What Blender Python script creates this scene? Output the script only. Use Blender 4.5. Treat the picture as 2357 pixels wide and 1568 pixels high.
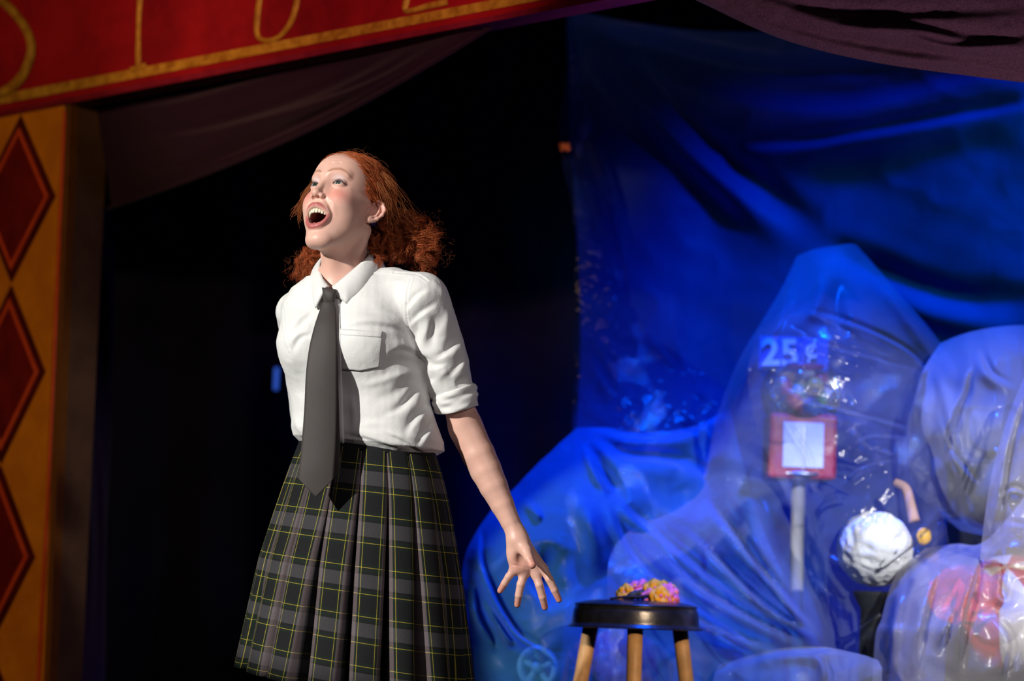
import bpy, bmesh, math, random
import numpy as np
from mathutils import Vector, Matrix

for _o in list(bpy.data.objects):
    bpy.data.objects.remove(_o, do_unlink=True)
scene = bpy.context.scene
COL = scene.collection

# ------------------------------------------------------------------ camera
IMG_W, IMG_H, FPX = 2357.0, 1568.0, 5500.0
PITCH, ROLL = math.radians(6.5), math.radians(2.0)
CAM = np.array([0.0, -5.5, 0.60])
FWD = np.array([0.0, math.cos(PITCH), math.sin(PITCH)])
_r0 = np.array([1.0, 0.0, 0.0])
_u0 = np.array([0.0, -math.sin(PITCH), math.cos(PITCH)])
RGT = math.cos(ROLL) * _r0 + math.sin(ROLL) * _u0
UPV = -math.sin(ROLL) * _r0 + math.cos(ROLL) * _u0


def P(px, py, d):
    """world point seen at a photograph pixel, d metres in front of the lens"""
    return CAM + d * (FWD + (px - IMG_W / 2) / FPX * RGT + (IMG_H / 2 - py) / FPX * UPV)


def PA(px, py, d):
    px, py, d = np.asarray(px, float), np.asarray(py, float), np.asarray(d, float)
    return CAM + d[..., None] * (FWD + ((px - IMG_W / 2) / FPX)[..., None] * RGT + ((IMG_H / 2 - py) / FPX)[..., None] * UPV)


cam_data = bpy.data.cameras.new('camera')
cam_data.sensor_width = 36.0
cam_data.lens = FPX / IMG_W * 36.0
cam_data.clip_end = 100
cam_data.dof.use_dof = True
cam_data.dof.focus_distance = 5.42
cam_data.dof.aperture_fstop = 2.2
cam_obj = bpy.data.objects.new('camera', cam_data)
COL.objects.link(cam_obj)
cam_obj.matrix_world = Matrix(((RGT[0], UPV[0], -FWD[0], CAM[0]), (RGT[1], UPV[1], -FWD[1], CAM[1]),
                               (RGT[2], UPV[2], -FWD[2], CAM[2]), (0, 0, 0, 1)))
scene.camera = cam_obj

# ------------------------------------------------------------------ world, stage lights, exposure
scene.view_settings.view_transform = 'Standard'
scene.view_settings.look = 'None'
scene.view_settings.gamma = 1.0
scene.view_settings.exposure = 0.0
scene.view_settings.use_curve_mapping = False
world = bpy.data.worlds.new('world')
scene.world = world
world.use_nodes = True
world.node_tree.nodes['Background'].inputs[0].default_value = (0.10, 0.12, 0.2, 1)
world.node_tree.nodes['Background'].inputs[1].default_value = 0.02
cy = scene.cycles
cy.max_bounces = 8
cy.diffuse_bounces = 3
cy.glossy_bounces = 3
cy.transmission_bounces = 6
cy.transparent_max_bounces = 16
cy.sample_clamp_indirect = 4.0
cy.sample_clamp_direct = 0.0
cy.caustics_reflective = False
cy.caustics_refractive = False


def stage_light(name, loc, target, power, color, radius=0.1, cone=40.0, blend=0.35):
    d = bpy.data.lights.new(name, 'SPOT')
    d.energy = power
    d.color = color
    d.shadow_soft_size = radius
    d.spot_size = math.radians(cone)
    d.spot_blend = blend
    o = bpy.data.objects.new(name, d)
    COL.objects.link(o)
    o.location = Vector(loc)
    o.rotation_euler = (Vector(target) - Vector(loc)).to_track_quat('-Z', 'Y').to_euler()
    return o
# white follow spot from the front left, not very high: lights the performer
stage_light('follow_spot', (-5.6, -5.2, 3.6), (-0.32, 0.0, 1.08), 3150, (0.99, 0.97, 0.92), 0.05, 10.2, 0.15)
# weaker wash from the front right
stage_light('front_wash', (4.2, -7.5, 3.6), (-0.3, 0.0, 1.1), 520, (1.0, 0.86, 0.88), 0.15, 11.0, 0.4)
# amber lamp on the painted pillar and the sign, from the front left
stage_light('amber_lamp', (-3.6, -2.5, 2.6), (-1.35, 2.2, 1.4), 240, (1.0, 0.60, 0.25), 0.08, 34, 0.5)
# rose lamp on the sign board, from the front
stage_light('rose_lamp', (-1.0, -4.5, 2.2), (-0.55, 1.4, 2.45), 640, (1.0, 0.46, 0.36), 0.08, 17, 0.6)
# blue lamps hanging over the plastic, behind the swag
stage_light('blue_lamp', (0.75, 0.62, 3.7), (0.75, 1.35, 0.5), 1400, (0.0, 0.085, 1.0), 0.07, 50, 0.7)
stage_light('blue_side_lamp', (3.3, 0.9, 3.5), (1.45, 2.7, 1.6), 950, (0.0, 0.06, 1.0), 0.15, 40, 0.9)
stage_light('teal_lamp', (3.0, 0.8, 2.6), (1.9, 2.6, 1.9), 160, (0.0, 0.5, 0.75), 0.08, 40, 0.8)
# white lamp from the front on the heap at the right
stage_light('white_lamp', (2.6, -5.0, 3.3), (1.1, 1.2, 0.85), 2300, (0.98, 0.98, 1.0), 0.06, 14, 0.9)
# warm lamp on the stool; added low fill aimed up at the swag
stage_light('stool_lamp', (1.9, -5.2, 2.6), (0.33, 0.8, 0.55), 1400, (1.0, 0.72, 0.46), 0.05, 5.0, 0.5)
stage_light('swag_fill', (1.35, -1.7, 0.25), (1.0, 0.4, 2.25), 75, (1.0, 0.72, 0.85), 0.08, 40, 0.6)
# ------------------------------------------------------------------ helpers
def tag(o, label=None, cat=None, group=None, kind=None):
    if label:
        o['label'] = label
    if cat:
        o['category'] = cat
    if group:
        o['group'] = group
    if kind:
        o['kind'] = kind
    return o


def empty(name, loc):
    o = bpy.data.objects.new(name, None)
    COL.objects.link(o)
    o.location = Vector([float(c) for c in loc])
    o.empty_display_size = 0.05
    return o


def link_mesh(name, me, mat=None, parent=None, smooth=True):
    if mat is not None:
        for m in (mat if isinstance(mat, (list, tuple)) else [mat]):
            me.materials.append(m)
    if smooth:
        me.polygons.foreach_set('use_smooth', [True] * len(me.polygons))
    o = bpy.data.objects.new(name, me)
    COL.objects.link(o)
    if parent is not None:
        o.parent = parent
        # parents are unrotated empties / meshes at known places: keep world coordinates
        loc = Vector((0, 0, 0))
        p = parent
        while p is not None:
            loc += p.location
            p = p.parent
        o.location = -loc
    return o


def mesh_from(name, verts, faces, mat=None, parent=None, smooth=True, uvs=None):
    me = bpy.data.meshes.new(name)
    verts = np.asarray(verts, float)
    if isinstance(faces, np.ndarray):
        n, k = faces.shape
        me.vertices.add(len(verts))
        me.vertices.foreach_set('co', verts.astype(np.float32).ravel())
        me.loops.add(n * k)
        me.loops.foreach_set('vertex_index', faces.astype(np.int32).ravel())
        me.polygons.add(n)
        me.polygons.foreach_set('loop_start', np.arange(0, n * k, k, dtype=np.int32))
        me.update(calc_edges=True)
        me.validate()
    else:
        me.from_pydata([tuple(v) for v in verts], [], faces)
    if uvs is not None:
        uvs = np.asarray(uvs, np.float32)
        lay = me.uv_layers.new(name='UVMap')
        idx = np.zeros(len(me.loops), np.int32)
        me.loops.foreach_get('vertex_index', idx)
        lay.data.foreach_set('uv', uvs[idx].ravel())
    return link_mesh(name, me, mat, parent, smooth)


def grid_faces(nu, nv, closed_u=False, off=0):
    """quads of an nu x nv vertex grid, index = u * nv + v"""
    uu = np.arange(nu if closed_u else nu - 1)
    vv = np.arange(nv - 1)
    a, b = np.meshgrid(uu, vv, indexing='ij')
    a, b = a.ravel(), b.ravel()
    a2 = (a + 1) % nu
    return np.stack([a * nv + b, a2 * nv + b, a2 * nv + b + 1, a * nv + b + 1], 1) + off


def mat_principled(name, color, rough=0.6, spec=0.4, metal=0.0, sheen=0.0, noise=None, bump=None, **kw):
    """noise=(scale, amount): colour grain.  bump=(scale, strength, distance)"""
    m = bpy.data.materials.new(name)
    m.use_nodes = True
    nt = m.node_tree
    b = nt.nodes['Principled BSDF']
    b.inputs['Base Color'].default_value = (*color, 1)
    b.inputs['Roughness'].default_value = rough
    b.inputs['Specular IOR Level'].default_value = spec
    b.inputs['Metallic'].default_value = metal
    if sheen:
        b.inputs['Sheen Weight'].default_value = sheen
    for k, v in kw.items():
        b.inputs[k.replace('_', ' ')].default_value = v
    tc = nt.nodes.new('ShaderNodeTexCoord')
    if noise:
        n = nt.nodes.new('ShaderNodeTexNoise')
        n.inputs['Scale'].default_value = noise[0]
        n.inputs['Detail'].default_value = 6
        nt.links.new(tc.outputs['Object'], n.inputs['Vector'])
        mr = nt.nodes.new('ShaderNodeMapRange')
        mr.inputs[1].default_value, mr.inputs[2].default_value = 0.3, 0.7
        mr.inputs[3].default_value, mr.inputs[4].default_value = 1 - noise[1], 1 + noise[1]
        nt.links.new(n.outputs['Fac'], mr.inputs[0])
        mx = nt.nodes.new('ShaderNodeVectorMath')
        mx.operation = 'SCALE'
        mx.inputs[0].default_value = color
        nt.links.new(mr.outputs[0], mx.inputs['Scale'])
        nt.links.new(mx.outputs[0], b.inputs['Base Color'])
    if bump:
        n = nt.nodes.new('ShaderNodeTexNoise')
        n.inputs['Scale'].default_value = bump[0]
        n.inputs['Detail'].default_value = 5
        nt.links.new(tc.outputs['Object'], n.inputs['Vector'])
        bp = nt.nodes.new('ShaderNodeBump')
        bp.inputs['Strength'].default_value = bump[1]
        bp.inputs['Distance'].default_value = bump[2]
        nt.links.new(n.outputs['Fac'], bp.inputs['Height'])
        nt.links.new(bp.outputs[0], b.inputs['Normal'])
    return m


def catmull(pts, n):
    """n samples of a Catmull-Rom curve through pts (k, dims)"""
    pts = np.asarray(pts, float)
    k = len(pts)
    t = np.linspace(0, k - 1, n)
    i = np.clip(t.astype(int), 0, k - 2)
    s = (t - i)[:, None]
    g = lambda j: pts[np.clip(j, 0, k - 1)]
    p0 = np.where((i > 0)[:, None], g(i - 1), 2 * g(i) - g(i + 1))
    p1, p2 = g(i), g(i + 1)
    p3 = np.where((i + 2 < k)[:, None], g(i + 2), 2 * g(i + 1) - g(i))
    return 0.5 * (2 * p1 + (p2 - p0) * s + (2 * p0 - 5 * p1 + 4 * p2 - p3) * s ** 2 + (3 * p1 - p0 - 3 * p2 + p3) * s ** 3)


def catmull_grid(ctrl, nu, nv):
    """ctrl (a, b, dims) -> (nu, nv, dims)"""
    ctrl = np.asarray(ctrl, float)
    a, b, d = ctrl.shape
    m = catmull(ctrl.reshape(a, b * d), nu).reshape(nu, b, d)
    m = np.swapaxes(m, 0, 1).reshape(b, nu * d)
    return np.swapaxes(catmull(m, nv).reshape(nv, nu, d), 0, 1)


def tube_mesh(path, rad, sides=8, cap=True):
    """verts, faces of a tube along path (n,3) with radii rad"""
    path = np.asarray(path, float)
    n = len(path)
    rad = np.broadcast_to(np.asarray(rad, float), (n,))
    tan = np.gradient(path, axis=0)
    tan /= np.linalg.norm(tan, axis=1, keepdims=True) + 1e-12
    ref = np.array([0, 0, 1.0]) if abs(tan[0][2]) < 0.9 else np.array([1.0, 0, 0])
    nrm = np.cross(tan[0], ref)
    nrm /= np.linalg.norm(nrm)
    vs = []
    for i in range(n):
        nrm = nrm - tan[i] * (nrm @ tan[i])
        nrm /= np.linalg.norm(nrm) + 1e-12
        bn = np.cross(tan[i], nrm)
        a = np.arange(sides) * 2 * math.pi / sides
        vs.append(path[i] + rad[i] * (np.cos(a)[:, None] * nrm + np.sin(a)[:, None] * bn))
    vs = np.concatenate(vs)
    fs = []
    for i in range(n - 1):
        for j in range(sides):
            j2 = (j + 1) % sides
            fs.append((i * sides + j, i * sides + j2, (i + 1) * sides + j2, (i + 1) * sides + j))
    if cap:
        fs.append(tuple(range(sides))[::-1])
        fs.append(tuple((n - 1) * sides + j for j in range(sides)))
    return vs, fs


class MB:
    """collects shapes that become ONE mesh object"""
    def __init__(self):
        self.v, self.f = [], []

    def add(self, vs, fs):
        o = len(self.v)
        self.v += [tuple(map(float, v)) for v in vs]
        self.f += [tuple(int(i) + o for i in f) for f in fs]
        return self

    def box(self, c, sz, rot=None):
        x, y, z = [s / 2 for s in sz]
        vs = np.array([(sx * x, sy * y, sz_ * z) for sx in (-1, 1) for sy in (-1, 1) for sz_ in (-1, 1)])
        if rot is not None:
            vs = vs @ np.asarray(rot).T
        return self.add(vs + np.asarray(c), [(0, 1, 3, 2), (4, 6, 7, 5), (0, 4, 5, 1), (2, 3, 7, 6), (0, 2, 6, 4), (1, 5, 7, 3)])

    def tube(self, path, rad, sides=8, cap=True):
        return self.add(*tube_mesh(path, rad, sides, cap))

    def lathe(self, prof, seg=32, c=(0, 0, 0), rot=None):
        """prof: (r, z) pairs"""
        prof = np.asarray(prof, float)
        a = np.arange(seg) * 2 * math.pi / seg
        vs = np.array([(r * math.cos(t), r * math.sin(t), z) for t in a for r, z in prof])
        if rot is not None:
            vs = vs @ np.asarray(rot).T
        return self.add(vs + np.asarray(c), grid_faces(seg, len(prof), True))

    def build(self, name, mat, parent=None, smooth=True, bevel=0.0):
        me = bpy.data.meshes.new(name)
        me.from_pydata(self.v, [], self.f)
        me.update()
        o = link_mesh(name, me, mat, parent, smooth)
        if bevel:
            bv = o.modifiers.new('bevel', 'BEVEL')
            bv.width = bevel
            bv.segments = 2
            bv.limit_method = 'ANGLE'
        return o


# ---- signed distance modelling ------------------------------------------------
def nrm(q):
    return np.sqrt(np.einsum('ij,ij->i', q, q))


def sd_sphere(p, c, r):
    return nrm(p - np.asarray(c, p.dtype)) - r


def sd_ell(p, c, r, R=None):
    q = p - np.asarray(c, p.dtype)
    if R is not None:
        q = q @ np.asarray(R, p.dtype)          # columns of R = local axes
    q = q / np.asarray(r, p.dtype)
    k0 = nrm(q)
    q /= np.asarray(r, p.dtype)
    return k0 * (k0 - 1) / (nrm(q) + 1e-9)


def sd_cap(p, a, b, ra, rb=None):
    rb = ra if rb is None else rb
    a, b = np.asarray(a, p.dtype), np.asarray(b, p.dtype)
    pa, ba = p - a, b - a
    bb = float(ba @ ba) + 1e-12
    pb = pa @ ba
    t = np.clip(pb / p.dtype.type(bb), 0, 1)
    d2 = np.einsum('ij,ij->i', pa, pa) - t * (2 * pb - t * p.dtype.type(bb))
    return np.sqrt(np.maximum(d2, 0)) - (ra + (rb - ra) * t)


def sd_chain(p, pts, rads, k=None):
    d = None
    for i in range(len(pts) - 1):
        e = sd_cap(p, pts[i], pts[i + 1], rads[i], rads[i + 1])
        d = e if d is None else (np.minimum(d, e) if not k else smin(d, e, k))
    return d


def smin(a, b, k):
    h = np.maximum(k - np.abs(a - b), 0) / k
    return np.minimum(a, b) - h * h * k * 0.25


def smax(a, b, k):
    return -smin(-a, -b, k)


def surface_nets(f, lo, hi, h, B=8, margin=1.7):
    """sparse surface nets of f(points) on a grid of step h: verts, quads"""
    lo, hi = np.asarray(lo, float), np.asarray(hi, float)
    nb = np.ceil((hi - lo) / (h * B)).astype(int)
    bi = np.stack(np.meshgrid(*[np.arange(n) for n in nb], indexing='ij'), -1).reshape(-1, 3)
    d = f((lo + (bi + 0.5) * B * h).astype(np.float32))
    bi = bi[np.abs(d) < B * h * 0.87 * margin]
    g = np.stack(np.meshgrid(*[np.arange(B + 1)] * 3, indexing='ij'), -1).reshape(-1, 3)
    val = np.empty((len(bi), (B + 1) ** 3), np.float32)
    step = max(1, 400000 // (B + 1) ** 3)
    for s in range(0, len(bi), step):
        q = lo + (bi[s:s + step, None, :] * B + g[None]) * h
        val[s:s + step] = f(q.reshape(-1, 3).astype(np.float32)).reshape(-1, (B + 1) ** 3)
    val = val.reshape(-1, B + 1, B + 1, B + 1)
    inside = val < 0
    c8 = [(i, j, k) for i in (0, 1) for j in (0, 1) for k in (0, 1)]
    cnt = sum(inside[:, i:i + B, j:j + B, k:k + B].astype(np.int8) for i, j, k in c8)
    bsel, ci, cj, ck = np.nonzero((cnt > 0) & (cnt < 8))
    N = nb * B + 2
    gi = bi[bsel] * B + np.stack([ci, cj, ck], 1)
    cid = (gi[:, 0].astype(np.int64) * N[1] + gi[:, 1]) * N[2] + gi[:, 2]
    vals = np.stack([val[bsel, ci + i, cj + j, ck + k] for i, j, k in c8], 1)
    acc = np.zeros((len(gi), 3))
    num = np.zeros(len(gi))
    for a in range(8):
        for b in range(a + 1, 8):
            pa, pb = np.array(c8[a]), np.array(c8[b])
            if np.abs(pa - pb).sum() != 1:
                continue
            va, vb = vals[:, a], vals[:, b]
            m = (va < 0) != (vb < 0)
            t = np.where(m, va / np.where(m, va - vb, 1), 0)
            acc += np.where(m[:, None], pa + t[:, None] * (pb - pa), 0)
            num += m
    verts = lo + (gi + acc / num[:, None]) * h
    order = np.argsort(cid)
    scid = cid[order]
    faces = []
    stride = np.array([N[1] * N[2], N[2], 1], np.int64)
    for ax in range(3):
        sl = [slice(0, B)] * 3
        s2 = list(sl)
        s2[ax] = slice(1, B + 1)
        e = inside[:, sl[0], sl[1], sl[2]] != inside[:, s2[0], s2[1], s2[2]]
        b_, i_, j_, k_ = np.nonzero(e)
        flip = inside[b_, i_, j_, k_]
        gc = bi[b_] * B + np.stack([i_, j_, k_], 1)
        base = (gc * stride).sum(1)
        u, v = stride[(ax + 1) % 3], stride[(ax + 2) % 3]
        quad = np.stack([base, base - u, base - u - v, base - v], 1)
        pos = np.searchsorted(scid, quad)
        pos = np.clip(pos, 0, len(scid) - 1)
        ok = (scid[pos] == quad).all(1)
        q = order[pos][ok]
        fl = flip[ok]
        q[~fl] = q[~fl][:, ::-1]
        faces.append(q)
    return verts, np.concatenate(faces)


def sdf_grad(f, p, e=4e-4):
    g = np.empty_like(p)
    for a in range(3):
        q = np.zeros(3)
        q[a] = e
        g[:, a] = (f((p + q).astype(np.float32)) - f((p - q).astype(np.float32))) / (2 * e)
    return g


def reproject(f, p, it=2, lim=0.003):
    for _ in range(it):
        d = f(p.astype(np.float32))
        g = sdf_grad(f, p)
        n2 = (g * g).sum(1) + 1e-6
        stepv = -(d / n2)[:, None] * g
        ln = np.linalg.norm(stepv, axis=1, keepdims=True)
        p = p + stepv * np.minimum(1, lim / (ln + 1e-9))
    return p


def set_color(me, cols, name='tint'):
    a = me.color_attributes.new(name, 'FLOAT_COLOR', 'POINT')
    c = np.ones((len(me.vertices), 4), np.float32)
    c[:, :3] = cols
    a.data.foreach_set('color', c.ravel())


def vnoise(p, scale, seed=0, octaves=3):
    """cheap smooth pseudo-noise in [-1, 1] from summed sines (n,3)->(n)"""
    rs = np.random.RandomState(seed)
    out = np.zeros(len(p))
    amp, tot = 1.0, 0.0
    for o in range(octaves):
        for _ in range(5):
            k = rs.normal(size=3)
            k *= scale * (2 ** o) * rs.uniform(.6, 1.5) / np.linalg.norm(k)
            out += amp * np.sin(p @ k + rs.uniform(0, 6.28))
        tot += amp * 5 * 0.45
        amp *= 0.5
    return np.clip(out / tot, -1.5, 1.5)
# ------------------------------------------------------------------ the performer: body
def rot_zxy(y, x, r):
    cz, sz, cx, sx, cr, sr = math.cos(y), math.sin(y), math.cos(x), math.sin(x), math.cos(r), math.sin(r)
    Rz = np.array([[cz, -sz, 0], [sz, cz, 0], [0, 0, 1]])
    Rx = np.array([[1, 0, 0], [0, cx, -sx], [0, sx, cx]])
    Ry = np.array([[cr, 0, sr], [0, 1, 0], [-sr, 0, cr]])
    return Rz @ Rx @ Ry


HEAD_S = 1.07
HEAD_R = rot_zxy(math.radians(-32), math.radians(-20.5), math.radians(-1.0))
HEAD_O = P(797, 467, 5.5)


def head_w(q):
    """head-local metres -> world (x her left, y towards the back, z up)"""
    return np.asarray(q, float) @ HEAD_R.T * HEAD_S + HEAD_O


EYE_C = np.array([0.0300, -0.0715, 0.0])
EYE_R = 0.0122


LIP_UP = catmull([(-.006, -.0978, -.0612, .0032), (0, -.0978, -.0624, .0030), (.0055, -.0974, -.0614, .0033), (.0150, -.0926, -.0640, .0032), (.0225, -.0856, -.0692, .0026), (.0280, -.0780, -.0752, .0014)], 16)[3:]
LIP_LO = catmull([(-.009, -.0812, -.1030, .0042), (0, -.0820, -.1042, .0044), (.0090, -.0812, -.1030, .0042), (.0175, -.0800, -.0975, .0034), (.0240, -.0790, -.0890, .0026), (.0280, -.0778, -.0765, .0014)], 16)[3:]


def sdf_head(p):
    x = np.abs(p[:, 0])
    q = p.copy()
    q[:, 0] = x                                     # mirrored
    d = sd_ell(p, (0, .010, .034), (.0715, .092, .073))
    d = smin(d, sd_ell(p, (0, -.036, .034), (.057, .057, .054)), .02)
    d = smin(d, sd_ell(p, (0, -.036, -.042), (.052, .050, .072)), .022)
    # jaw and chin
    d = smin(d, sd_cap(q, (.046, .004, -.058), (.016, -.052, -.1215), .015, .0150), .026)
    d = smin(d, sd_ell(p, (0, -.0630, -.126), (.020, .0165, .0150)), .022)
    d = smin(d, sd_ell(p, (0, -.026, -.090), (.043, .050, .040)), .02)
    # smiling cheeks and cheekbones
    d = smin(d, sd_ell(q, (.040, -.030, -.046), (.025, .040, .040)), .02)
    d = smin(d, sd_sphere(q, (.0325, -.0650, -.035), .0185), .022)
    d = smin(d, sd_cap(q, (.043, -.052, -.016), (.062, -.012, -.014), .0085), .024)
    # brow
    d = smin(d, sd_cap(q, (.010, -.0870, .0205), (.040, -.070, .0235), .0060, .0055), .014)
    # muzzle
    d = smin(d, sd_ell(p, (0, -.071, -.058), (.030, .0245, .026)), .018)
    # eye sockets
    d = smax(d, -sd_ell(q, (.0300, -.0980, .0010), (.0185, .0155, .0125)), .012)
    # nose
    d = smin(d, sd_cap(p, (0, -.0865, .010), (0, -.1035, -.032), .0060, .0078), .011)
    d = smin(d, sd_cap(q, (.0045, -.0800, .000), (.0085, -.0850, -.032), .0050, .0075), .014)
    d = smin(d, sd_sphere(p, (0, -.1045, -.0360), .0088), .006)
    d = smin(d, sd_ell(q, (.0112, -.0955, -.0400), (.0062, .0090, .0062)), .005)
    d = smax(d, -sd_ell(q, (.0058, -.1010, -.0462), (.0042, .0058, .0042)), .002)
    # philtrum
    d = smax(d, -sd_cap(p, (0, -.1000, -.0500), (0, -.1005, -.0580), .0018), .004)
    # folds from nose to mouth corner
    d = smax(d, -sd_chain(q, [(.0175, -.0945, -.0430), (.0290, -.0865, -.0570), (.0365, -.0755, -.0780)], [.0012, .0018, .0010]), .008)
    # lids
    d = smin(d, sd_sphere(q, EYE_C, .0138), .0045)
    slit = sd_ell(q, EYE_C + np.array([.0004, -.0120, -.0004]), (.0126, .0110, .0042))
    d = smax(d, -slit, .0012)
    # crease above the lid
    d = smax(d, -sd_chain(q, [(.0185, -.0835, .0065), (.0270, -.0868, .0098), (.0350, -.0838, .0096), (.0425, -.0760, .0056)], [.0007, .0010, .0010, .0006]), .0035)
    # open mouth
    cav = sd_ell(p, (0, -.0760, -.0815), (.0262, .0400, .0218))
    cav = smax(cav, p[:, 2] + .0650 + 9.0 * x * x, .004)
    d = smax(d, -cav, .004)
    # lips
    d = smin(d, np.minimum(sd_chain(q, LIP_UP[:, :3], LIP_UP[:, 3], .004), sd_chain(q, LIP_LO[:, :3], LIP_LO[:, 3], .004)), .008)
    # lines of the raised brow
    for zz, yy in ((.046, -.0905), (.054, -.0885)):
        d = smax(d, -sd_chain(q, [(.006, yy - .002, zz - .002), (.026, yy + .006, zz + .001), (.044, yy + .022, zz - .003)], [.0003, .0005, .0002]), .0035)
    # ears
    er = rot_zxy(math.radians(-34), math.radians(-16), math.radians(-6))
    e = (q - np.array([.0745, .0110, -.0240], q.dtype)) @ er.astype(q.dtype)
    ear = sd_ell(e, (0, 0, 0), (.0055, .0165, .0285))
    ear = smax(ear, -sd_ell(e, (.0055, .0005, .0020), (.0055, .0120, .0215)), .002)
    ear = smax(ear, -sd_ell(e, (.0050, -.0050, -.0050), (.0062, .0075, .0100)), .003)
    rim = sd_chain(e, [(.0015, -.0090, .0030), (.0030, -.0130, .0150), (.0045, -.0070, .0255), (.0050, .0050, .0270), (.0055, .0150, .0170),
                       (.0050, .0160, .0020), (.0040, .0110, -.0140), (.0025, .0040, -.0240)], [.0018, .0026, .0030, .0030, .0030, .0028, .0026, .0030], .003)
    anti = sd_chain(e, [(.0020, .0010, .0170), (.0025, .0065, .0060), (.0025, .0055, -.0080), (.0025, -.0010, -.0160)], [.0018, .0024, .0022, .0020], .003)
    ear = smin(ear, rim, .003)
    ear = smin(ear, anti, .003)
    ear = smin(ear, sd_ell(e, (.001, -.0045, -.0255), (.0048, .0075, .0080)), .006)
    ear = smin(ear, sd_ell(e, (.001, -.0125, -.0040), (.0035, .0030, .0050)), .003)
    d = smin(d, ear, .005)
    return d


# torso ---------------------------------------------------------------------
TORSO_YAW = math.radians(-25)
TX = np.array([math.cos(TORSO_YAW), math.sin(TORSO_YAW), 0])      # her left
TY = np.array([-math.sin(TORSO_YAW), math.cos(TORSO_YAW), 0])     # her back
# pixel row, centre column, half width (m), half depth (m), depth from lens
TORSO = [(640, 800, .105, .070, 5.52), (690, 800, .150, .095, 5.51), (740, 804, .160, .108, 5.50), (800, 808, .162, .118, 5.49), (860, 817, .158, .114, 5.49),
         (920, 828, .152, .108, 5.49), (980, 838, .150, .104, 5.49), (1040, 843, .148, .102, 5.49), (1120, 836, .165, .118, 5.49), (1200, 832, .175, .125, 5.49)]
_tz = np.array([P(c, y, d)[2] for y, c, a, b, d in TORSO])[::-1]
_tc = np.array([P(c, y, d)[:2] for y, c, a, b, d in TORSO])[::-1]
_ta = np.array([a for y, c, a, b, d in TORSO])[::-1]
_tb = np.array([b for y, c, a, b, d in TORSO])[::-1]


def sd_torso(p, grow=0.0):
    z = p[:, 2]
    cx, cyy = np.interp(z, _tz, _tc[:, 0]), np.interp(z, _tz, _tc[:, 1])
    a, b = np.interp(z, _tz, _ta) + grow, np.interp(z, _tz, _tb) + grow
    dx, dy = p[:, 0] - cx, p[:, 1] - cyy
    u, v = dx * TX[0] + dy * TX[1], dx * TY[0] + dy * TY[1]
    k = (np.abs(u / a) ** 2.3 + np.abs(v / b) ** 2.3) ** (1 / 2.3)
    d = (k - 1) * np.minimum(a, b) * 0.9
    return np.maximum(d, np.maximum(z - _tz[-1], _tz[0] - z) * .8)


NECK_TOP = head_w((0, .022, -.045))
NECK_BASE = P(800, 668, 5.535)
SHO_L, SHO_R = P(978, 690, 5.43), P(676, 712, 5.59)
ELB_L, WRI_L = P(1072, 985, 5.480), P(1189, 1231, 5.430)
ELB_R, WRI_R = P(716, 960, 5.80), P(800, 1090, 5.72)


def HQ(x, y, d):
    return P(960 + x / 2.8, 860 + y / 2.8, d)


HAND_D = 5.425
FING = [  # root, mid joint, far joint, tip (hand-crop pixels + depth offset), root radius, tip radius
    [(628, 1262, .000), (590, 1310, -.004), (562, 1355, .000), (535, 1400, .006), .0090, .0066],
    [(690, 1290, .000), (668, 1360, -.008), (655, 1430, -.006), (646, 1490, .002), .0098, .0070],
    [(765, 1295, .002), (788, 1365, -.006), (808, 1440, -.002), (824, 1506, .008), .0100, .0072],
    [(812, 1258, .006), (852, 1325, -.002), (885, 1395, .000), (914, 1458, .006), .0098, .0070],
]


def sdf_hand(p):
    w = HQ(640, 1030, HAND_D)
    d = None
    wr = [HQ(618, 1070, HAND_D), HQ(640, 1070, HAND_D - .002), HQ(668, 1075, HAND_D), HQ(690, 1085, HAND_D + .004)]
    for i, (a, b, c, t, r0, r1) in enumerate(FING):
        root = HQ(a[0], a[1], HAND_D + a[2])
        m = sd_cap(p, wr[i], root, .0120, .0108)
        d = m if d is None else smin(d, m, .014)
    # heel of the hand, outer pad
    d = smin(d, sd_ell(p, HQ(625, 1150, HAND_D - .004), (.016, .014, .028)), .014)
    d = smin(d, sd_ell(p, HQ(660, 1255, HAND_D - .006), (.018, .010, .012)), .012)
    # hollow of the palm
    d = smax(d, -sd_ell(p, HQ(672, 1180, HAND_D - .026), (.011, .014, .020)), .012)
    # thumb, pointing at the viewer
    th = sd_chain(p, [HQ(668, 1085, HAND_D - .006), HQ(702, 1145, HAND_D - .026), HQ(722, 1195, HAND_D - .044), HQ(742, 1234, HAND_D - .054)],
                  [.0165, .0135, .0100, .0088], .004)
    d = smin(d, th, .016)
    fs = None
    for a, b, c, t, r0, r1 in FING:
        pts = [HQ(q[0], q[1], HAND_D + q[2]) for q in (a, b, c, t)]
        rr = [r0, r0 * .95, (r0 + r1) / 2, r1]
        e = sd_chain(p, pts, rr, .002)
        fs = e if fs is None else np.minimum(fs, e)
    d = smin(d, fs, .007)
    # creases across the palm
    d = smax(d, -sd_chain(p, [HQ(610, 1232, HAND_D - .0165), HQ(680, 1245, HAND_D - .0165), HQ(735, 1268, HAND_D - .013)], [.0010, .0010, .0006]), .003)
    d = smax(d, -sd_chain(p, [HQ(640, 1085, HAND_D - .0175), HQ(665, 1150, HAND_D - .020), HQ(705, 1205, HAND_D - .016)], [.0010, .0012, .0006]), .004)
    return d


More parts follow.
